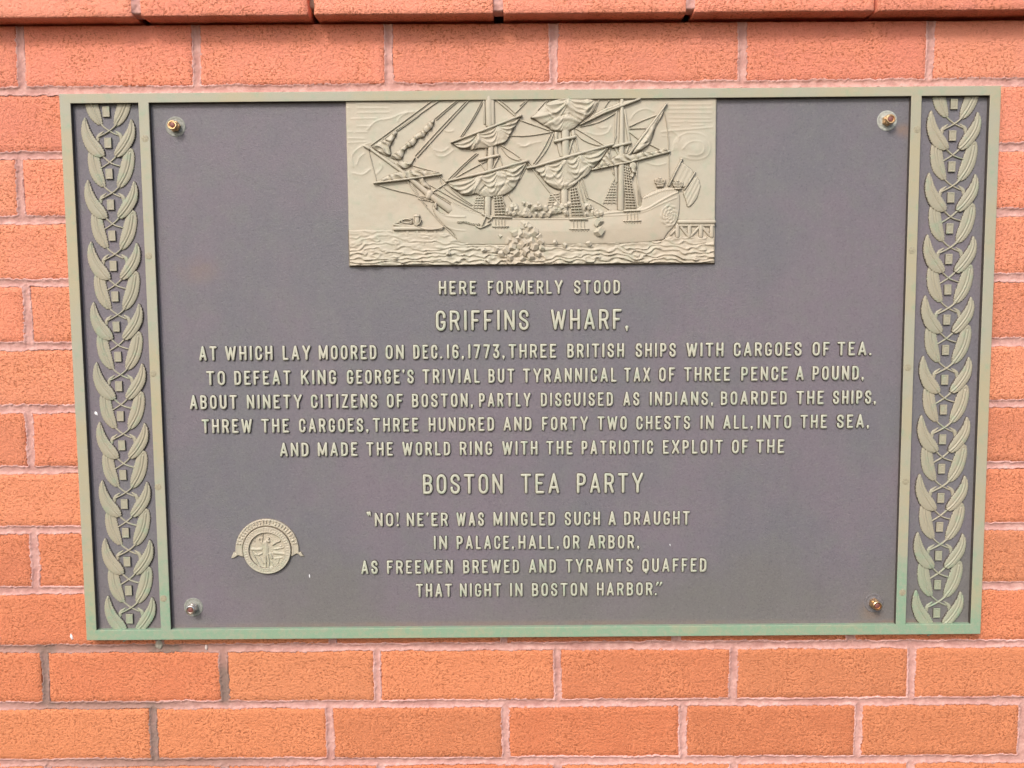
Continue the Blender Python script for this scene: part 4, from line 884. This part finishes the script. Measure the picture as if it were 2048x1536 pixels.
sail([(75, 232), (130, 255), (180, 290), (235, 315), (265, 345), (330, 345), (390, 350), (450, 325), (490, 290), (515, 262), (560, 230), (620, 180), (655, 80), (400, 62), (230, 95), (160, 165), (120, 205)],
     [(180, 90), (640, 60)], [0, .48, 1.0], 8, .0012, conv=c2, extra=[([(240, 280), (300, 260), (400, 230), (500, 270)], 5, .0016), ([(410, 205), (440, 230), (505, 260)], 2, -.0016), ([(100, 235), (220, 215), (330, 180), (380, 130)], 3.5, .0015), ([(380, 120), (440, 170), (530, 200), (600, 130)], 3.5, .0014), ([(200, 290), (300, 230), (370, 210)], 2, -.0012), ([(560, 90), (570, 150), (530, 230)], 3, .001)], dome=.0032)
sail([(105, 650), (150, 690), (200, 760), (250, 805), (330, 838), (400, 832), (450, 800), (500, 745), (560, 715), (600, 660), (660, 600), (720, 510), (745, 470), (600, 505), (400, 558), (200, 625)],
     [(105, 640), (760, 462)], [0, .17, .38, .59, .95], 8, .0013, conv=c2, extra=[([(160, 690), (250, 740), (300, 700), (370, 600)], 3, .0013), ([(380, 600), (400, 690), (500, 700), (620, 600)], 3.5, .0012), ([(220, 770), (330, 800), (450, 780)], 3.5, .001), ([(500, 560), (530, 620), (650, 580)], 3, .0012), ([(400, 790), (480, 740), (560, 650)], 2, -.001)])
sail([(500, 292), (560, 250), (600, 205), (680, 160), (760, 130), (840, 95), (1000, 70), (985, 92), (880, 130), (800, 150), (720, 185), (640, 220)], [(500, 280), (1000, 70)], [0, .25, .45, .65, .85, 1], 5, .001, conv=c2, T=.0036)
sail([(1200, 150), (1195, 190), (1150, 270), (1115, 350), (1100, 400), (1080, 450), (1035, 485), (1000, 512), (920, 540), (960, 470), (1040, 350), (1110, 240), (1180, 150)], [(1205, 150), (915, 540)], [0, .3, .6, 1], 5, .0011, conv=c2, T=.004,
     extra=[([(1160, 210), (1120, 330), (1080, 440)], 2.2, -.0014), ([(1100, 330), (1050, 420), (980, 500)], 3, .0012), ([(1000, 460), (1060, 440)], 2, -.001)])
def furl(poly, conv, n, seed):
    pl = conv(*poly); 
    def hf(X, Z, d): return .0022 * np.clip(d / (5 * PX), 0, 1) + .0046 * (1 - np.abs(np.sin((X * 190 + Z * 250 + (hashn(X, Z, 90, seed) - .5) * 3.2)))) ** 1.4 - .0012
    return rp('furled_sail', pl, hf, T=.0044, edge=2, cell=1.0, sm=1)
furl([(605, 650), (660, 615), (740, 590), (790, 545), (860, 525), (950, 540), (1000, 510), (1100, 515), (1180, 485), (1232, 492), (1232, 518), (1100, 550), (960, 585), (850, 610), (760, 635), (640, 668)], c2, 9, 41)
furl([(300, 765), (380, 715), (450, 690), (520, 672), (600, 660), (700, 668), (800, 680), (835, 695), (800, 712), (700, 722), (600, 735), (480, 752), (340, 776)], c1, 9, 42)
furl([(475, 340), (450, 345), (400, 390), (350, 420), (290, 450), (265, 480), (330, 520), (400, 560), (430, 540), (415, 480), (440, 430), (480, 360)], c1, 5, 43)
furl([(790, 235), (755, 255), (700, 300), (690, 330), (640, 360), (620, 380), (580, 420), (535, 455), (490, 500), (430, 545), (420, 570), (480, 585), (520, 580), (545, 490), (600, 475), (635, 445), (645, 405), (700, 400), (720, 360), (770, 320), (785, 270)], c1, 5, 44)
furl([(635, 550), (600, 580), (560, 600), (500, 590), (440, 595), (470, 640), (520, 660), (580, 650), (610, 600)], c1, 5, 45)
furl([(640, 730), (690, 720), (710, 760), (745, 795), (760, 830), (720, 815), (680, 800), (660, 760)], c1, 5, 46)
furl([(905, 600), (970, 600), (970, 660), (955, 700), (930, 745), (915, 720), (925, 670), (905, 640)], c2, 5, 47)
furl([(660, 600), (735, 490), (750, 560), (770, 640), (720, 640), (640, 650)], c2, 4, 48)
# ropes
ropes1 = [([(255, 462), (500, 285), (770, 85)], .9), ([(268, 475), (520, 300), (830, 85)], .9), ([(480, 340), (660, 210)], 1.0), ([(790, 235), (970, 85)], 1.1), ([(800, 250), (985, 90)], .7), ([(640, 560), (850, 330), (1075, 85)], 1.1), ([(625, 545), (830, 320), (1050, 90)], .7),
          ([(1000, 385), (1100, 240), (1180, 85)], .9), ([(1014, 388), (1120, 230), (1195, 85)], .8), ([(895, 745), (1020, 620), (1128, 525)], .9), ([(920, 745), (1040, 620), (1146, 530)], .9), ([(765, 850), (1000, 700), (1215, 590)], 1.3),
          ([(237, 505), (270, 630), (302, 748)], 1.0), ([(300, 782), (450, 832), (610, 865), (770, 930)], 1.1), ([(555, 750), (640, 880), (760, 1020), (900, 1170), (975, 1235)], 1.1), ([(590, 760), (650, 870), (720, 960)], .8), ([(640, 880), (750, 890)], .8), ([(650, 905), (770, 925)], .8),
          ([(815, 705), (850, 800), (920, 860), (1090, 960)], .9), ([(750, 790), (940, 900), (1170, 1022)], 1.2), ([(780, 850), (880, 905), (920, 935)], 1.0), ([(500, 590), (640, 640), (820, 685)], .9), ([(880, 770), (960, 860), (1110, 960)], .9), ([(830, 720), (880, 760)], .9),
          ([(1300, 85), (1380, 150), (1450, 212)], 1.8), ([(1330, 85), (1400, 140), (1455, 195)], .9), ([(1460, 188), (1560, 85)], 1.1), ([(1480, 235), (1530, 262), (1578, 280)], 1.1), ([(1400, 380), (1480, 382), (1578, 380)], .8), ([(1340, 458), (1430, 515), (1520, 578)], 1.4), ([(1342, 480), (1390, 550), (1450, 580), (1520, 590)], 1.0),
          ([(1230, 1040), (1170, 1100)], .8)]
ropes2 = [([(0, 250), (100, 285), (240, 335)], 1.2), ([(0, 385), (120, 375), (270, 348)], .9), ([(0, 130), (50, 85)], 1.0), ([(150, 165), (190, 120), (220, 85)], 1.0), ([(170, 165), (235, 85)], .8), ([(275, 365), (230, 490), (120, 625)], 1.3), ([(255, 365), (190, 500), (110, 610)], .9),
          ([(465, 320), (600, 400), (710, 465)], 1.6), ([(465, 360), (510, 410), (600, 450), (700, 468)], 1.1), ([(500, 305), (640, 275), (740, 225), (800, 185)], 1.0), ([(520, 262), (640, 222), (790, 170)], .9), ([(620, 180), (640, 130), (655, 80)], 1.2), ([(700, 150), (740, 85)], .9),
          ([(910, 302), (1010, 255), (1130, 210)], 1.5), ([(910, 322), (1040, 318)], .9), ([(910, 350), (980, 405)], 1.5), ([(1085, 455), (1165, 495)], 1.5), ([(1200, 185), (1228, 340), (1236, 500)], .9), ([(1236, 520), (1238, 700), (1240, 740)], .7),
          ([(62, 600), (200, 790), (340, 955)], 1.9), ([(70, 590), (150, 700)], .9), ([(740, 480), (765, 640), (775, 700)], 1.2), ([(560, 895), (640, 930), (735, 990)], 1.1), ([(600, 915), (690, 960)], .8), ([(770, 460), (800, 380)], .9), ([(640, 650), (745, 500)], 1.0), ([(0, 570), (60, 600)], 1.6), ([(0, 740), (60, 620)], 1.0), ([(800, 700), (770, 770)], 1.0)]
for p, r in ropes1: bars('rope', [(smooth_poly(np.array(c1(*p)), 2, False), r * .86, .0030)])
for p, r in ropes2: bars('rope', [(smooth_poly(np.array(c2(*p)), 2, False), r * .86, .0030)])
# tea chests
def chest(cx, cy, s, conv, lift, seed):
    """a chest seen corner-on: raised block with three tilted faces"""
    r = random.Random(seed); an = r.uniform(0, 6.28); x, z = PR(conv((cx, cy)))[0]; s = s / 4.15 * PX; d = s * .8
    R = Matrix.Rotation(r.uniform(0, 6.28), 3, 'Y') @ Matrix.Rotation(r.uniform(.35, .7), 3, 'X') @ Matrix.Rotation(r.uniform(.3, .9), 3, 'Z')
    V = [tuple(R @ Vector((a * s * .5, b * s * .5, c * s * .38))) for a in (-1, 1) for b in (-1, 1) for c in (-1, 1)]
    V = [(x + v[0], -lift + v[1] * .55, z + v[2]) for v in V]
    m = bpy.data.meshes.new('tea_chest'); m.from_pydata(V, [], [(0, 1, 3, 2), (4, 6, 7, 5), (0, 4, 5, 1), (2, 3, 7, 6), (0, 2, 6, 4), (1, 5, 7, 3)]); m.update()
    o = link('tea_chest', m, M_SHIP, rel, smooth=False); return o
n = 0
for (x, y, s) in [(1500, 1140, 62), (1550, 1125, 50), (1450, 1190, 55), (1480, 1230, 60), (1540, 1200, 62), (1400, 1250, 50), (1430, 1300, 60), (1380, 1330, 52), (1500, 1290, 60), (1560, 1270, 55), (1470, 1350, 55), (1340, 1360, 45), (1540, 1340, 55), (1410, 1390, 45), (1300, 1320, 38), (1500, 1180, 50), (1195, 1330, 36), (900, 1355, 34), (1330, 1215, 30), (1450, 1260, 48)]:
    chest(x, y, s * .9, c1, .0045 + .0028 * ((n * 7) % 5) / 4, n); n += 1
for (x, y, s) in [(30, 1120, 60), (70, 1140, 55), (10, 1190, 58), (60, 1210, 62), (120, 1180, 58), (150, 1215, 52), (95, 1260, 58), (30, 1270, 58), (170, 1255, 50), (120, 1300, 56), (60, 1320, 56), (180, 1310, 40), (290, 1265, 32), (370, 1290, 34), (570, 1275, 36), (20, 1350, 50), (150, 1360, 40), (90, 1380, 46), (20, 1400, 40),
                  (650, 1100, 62), (655, 1175, 70)]:
    chest(x, y, s * .92, c2, .0085 if x > 600 else .0045 + .0028 * ((n * 7) % 5) / 4, n); n += 1
rr = random.Random(4)
for k in range(26): chest(1395 + k * 7.2 + rr.uniform(-8, 8), 1035 - rr.uniform(0, 90) * math.sin(math.pi * min(1, .25 + k / 22)), rr.uniform(20, 33), c1, rr.uniform(.0028, .0072), 100 + k)
for k in range(34): chest(10 + k * 12 + rr.uniform(-8, 8), 1040 - rr.uniform(0, 100), rr.uniform(22, 38), c2, rr.uniform(.0028, .0072), 200 + k)
for k in range(14): chest(540 + k * 10 + rr.uniform(-8, 8), 1035 - rr.uniform(0, 110) * (1 - k / 16), rr.uniform(20, 33), c2, rr.uniform(.0028, .0072), 300 + k)
# anchor, chain, bow fittings
for k in range(9): bars('chain_link', [(np.array(c1(*[(985 + k * 21 + 9 * math.cos(a), 1103 - 14 * math.cos(k * .45) * 1 + (8 if k in (0, 1) else 0) + 6 * math.sin(a)) for a in np.linspace(0, 6.28, 8)])), .9, .0088)])
bars('anchor', [(c1((1215, 1040), (1180, 1130)), 1.6, .0098), (c1((1130, 1130), (1160, 1148), (1190, 1140), (1250, 1110)), 1.5, .0098), (c1((1180, 1030), (1260, 1075)), 1.6, .0098), (c1((1230, 1100), (1265, 1060)), 1.3, .0092)])
bars('knighthead', [(c1((795, 945), (800, 980)), 2.0, .008)])
# flag and lanterns
fl1 = c2((1335, 590), (1390, 630), (1450, 680), (1410, 760), (1360, 825), (1300, 780), (1255, 745), (1295, 660)); fl2 = c2((1460, 700), (1505, 780), (1480, 880), (1440, 945), (1388, 985), (1375, 915), (1345, 850), (1400, 790))
bars('flagpole', [(c2((1340, 578), (1232, 795)), 1.7, .0072), (c2((1338, 576), (1342, 578)), 2.6, .0078)])
F0 = lx(c2((1335, 590), (1255, 745))); fd = (F0[1] - F0[0]) / np.hypot(*(F0[1] - F0[0]))
rp('flag', fl1, lambda X, Z, d: .0002 * np.sin(((X - F0[0][0]) * -fd[1] + (Z - F0[0][1]) * fd[0]) / (9 * PX) * 2 * math.pi) + .0010, T=.0022, edge=2)
rp('flag', fl2, lambda X, Z, d: .0003 * np.sin(((X - F0[0][0]) * -fd[1] + (Z - F0[0][1]) * fd[0]) / (7 * PX) * 2 * math.pi) + .0008, T=.0020, edge=2)
bars('flag_edge', [(c2((1452, 682), (1362, 828)), 1.3, .0062)])
for (x, y) in ((1160, 770), (1308, 792)):
    it = [(c2((x - 24, y + 30), (x + 24, y + 30)), 1.6, .0072)]
    for k in range(7): a = -36 + k * 12; it.append((c2((x + a * .55, y + 28), (x + a, y - 8), (x + a * 1.1, y - 24)), [1.0, 1.1, 1.5], .0068))
    it += [(c2((x - 38, y + 2), (x, y + 12), (x + 38, y + 2)), 1.2, .0072), (c2((x - 4, y - 36), (x + 4, y - 32)), 2.2, .0072)]
    bars('stern_lantern', it)
# wharves
bars('wharf', [(c1((455, 1152), (640, 1150), (850, 1155)), [4.2, 4.0, 1.5], .0052), (c1((450, 1118), (520, 1128), (640, 1132)), 2.4, .0035)] + [(c1((x, 1165), (x + 4, 1215)), 3.2, .0016) for x in (560, 640, 720, 790)])
bars('coiled_rope', [(arc(680 + 545 / 4.153, 180 + 1096 / 4.153, 13.5, 5.5, 0, 360, 22), 1.2, .0042), (arc(680 + 555 / 4.153, 180 + 1090 / 4.153, 10, 4, 0, 360, 18), 1.1, .0052), (c1((480, 1100), (520, 1075), (600, 1068)), 1.2, .0045), (c1((460, 1110), (500, 1098)), 1.1, .0045)])
bars('bollard', [(c1((640, 1060), (640, 1105)), 5.0, .0058), (c1((625, 1048), (655, 1048)), 3.0, .0070)])
bars('mooring_rope', [(smooth_poly(np.array(c1((610, 1080), (620, 1120), (660, 1120), (675, 1080))), 2, False), 1.2, .0068), (smooth_poly(np.array(c1((620, 1120), (700, 1160), (790, 1160), (860, 1140))), 2, False), 1.2, .0062)])
bars('wharf', [(c2((1325, 1095), (1606, 1095)), 4.6, .0058), (c2((1325, 1125), (1606, 1125)), 2.6, .0038)] + [(c2((x, 1128), (x, 1215)), 4.0, .0040) for x in (1305, 1405, 1500, 1590)] + [(c2((1335, 1135), (1392, 1210)), 2.6, .0032), (c2((1485, 1140), (1420, 1210)), 2.6, .0032), (c2((1515, 1140), (1575, 1210)), 2.6, .0032), (c2((1250, 1200), (1300, 1150)), 2.4, .003)])
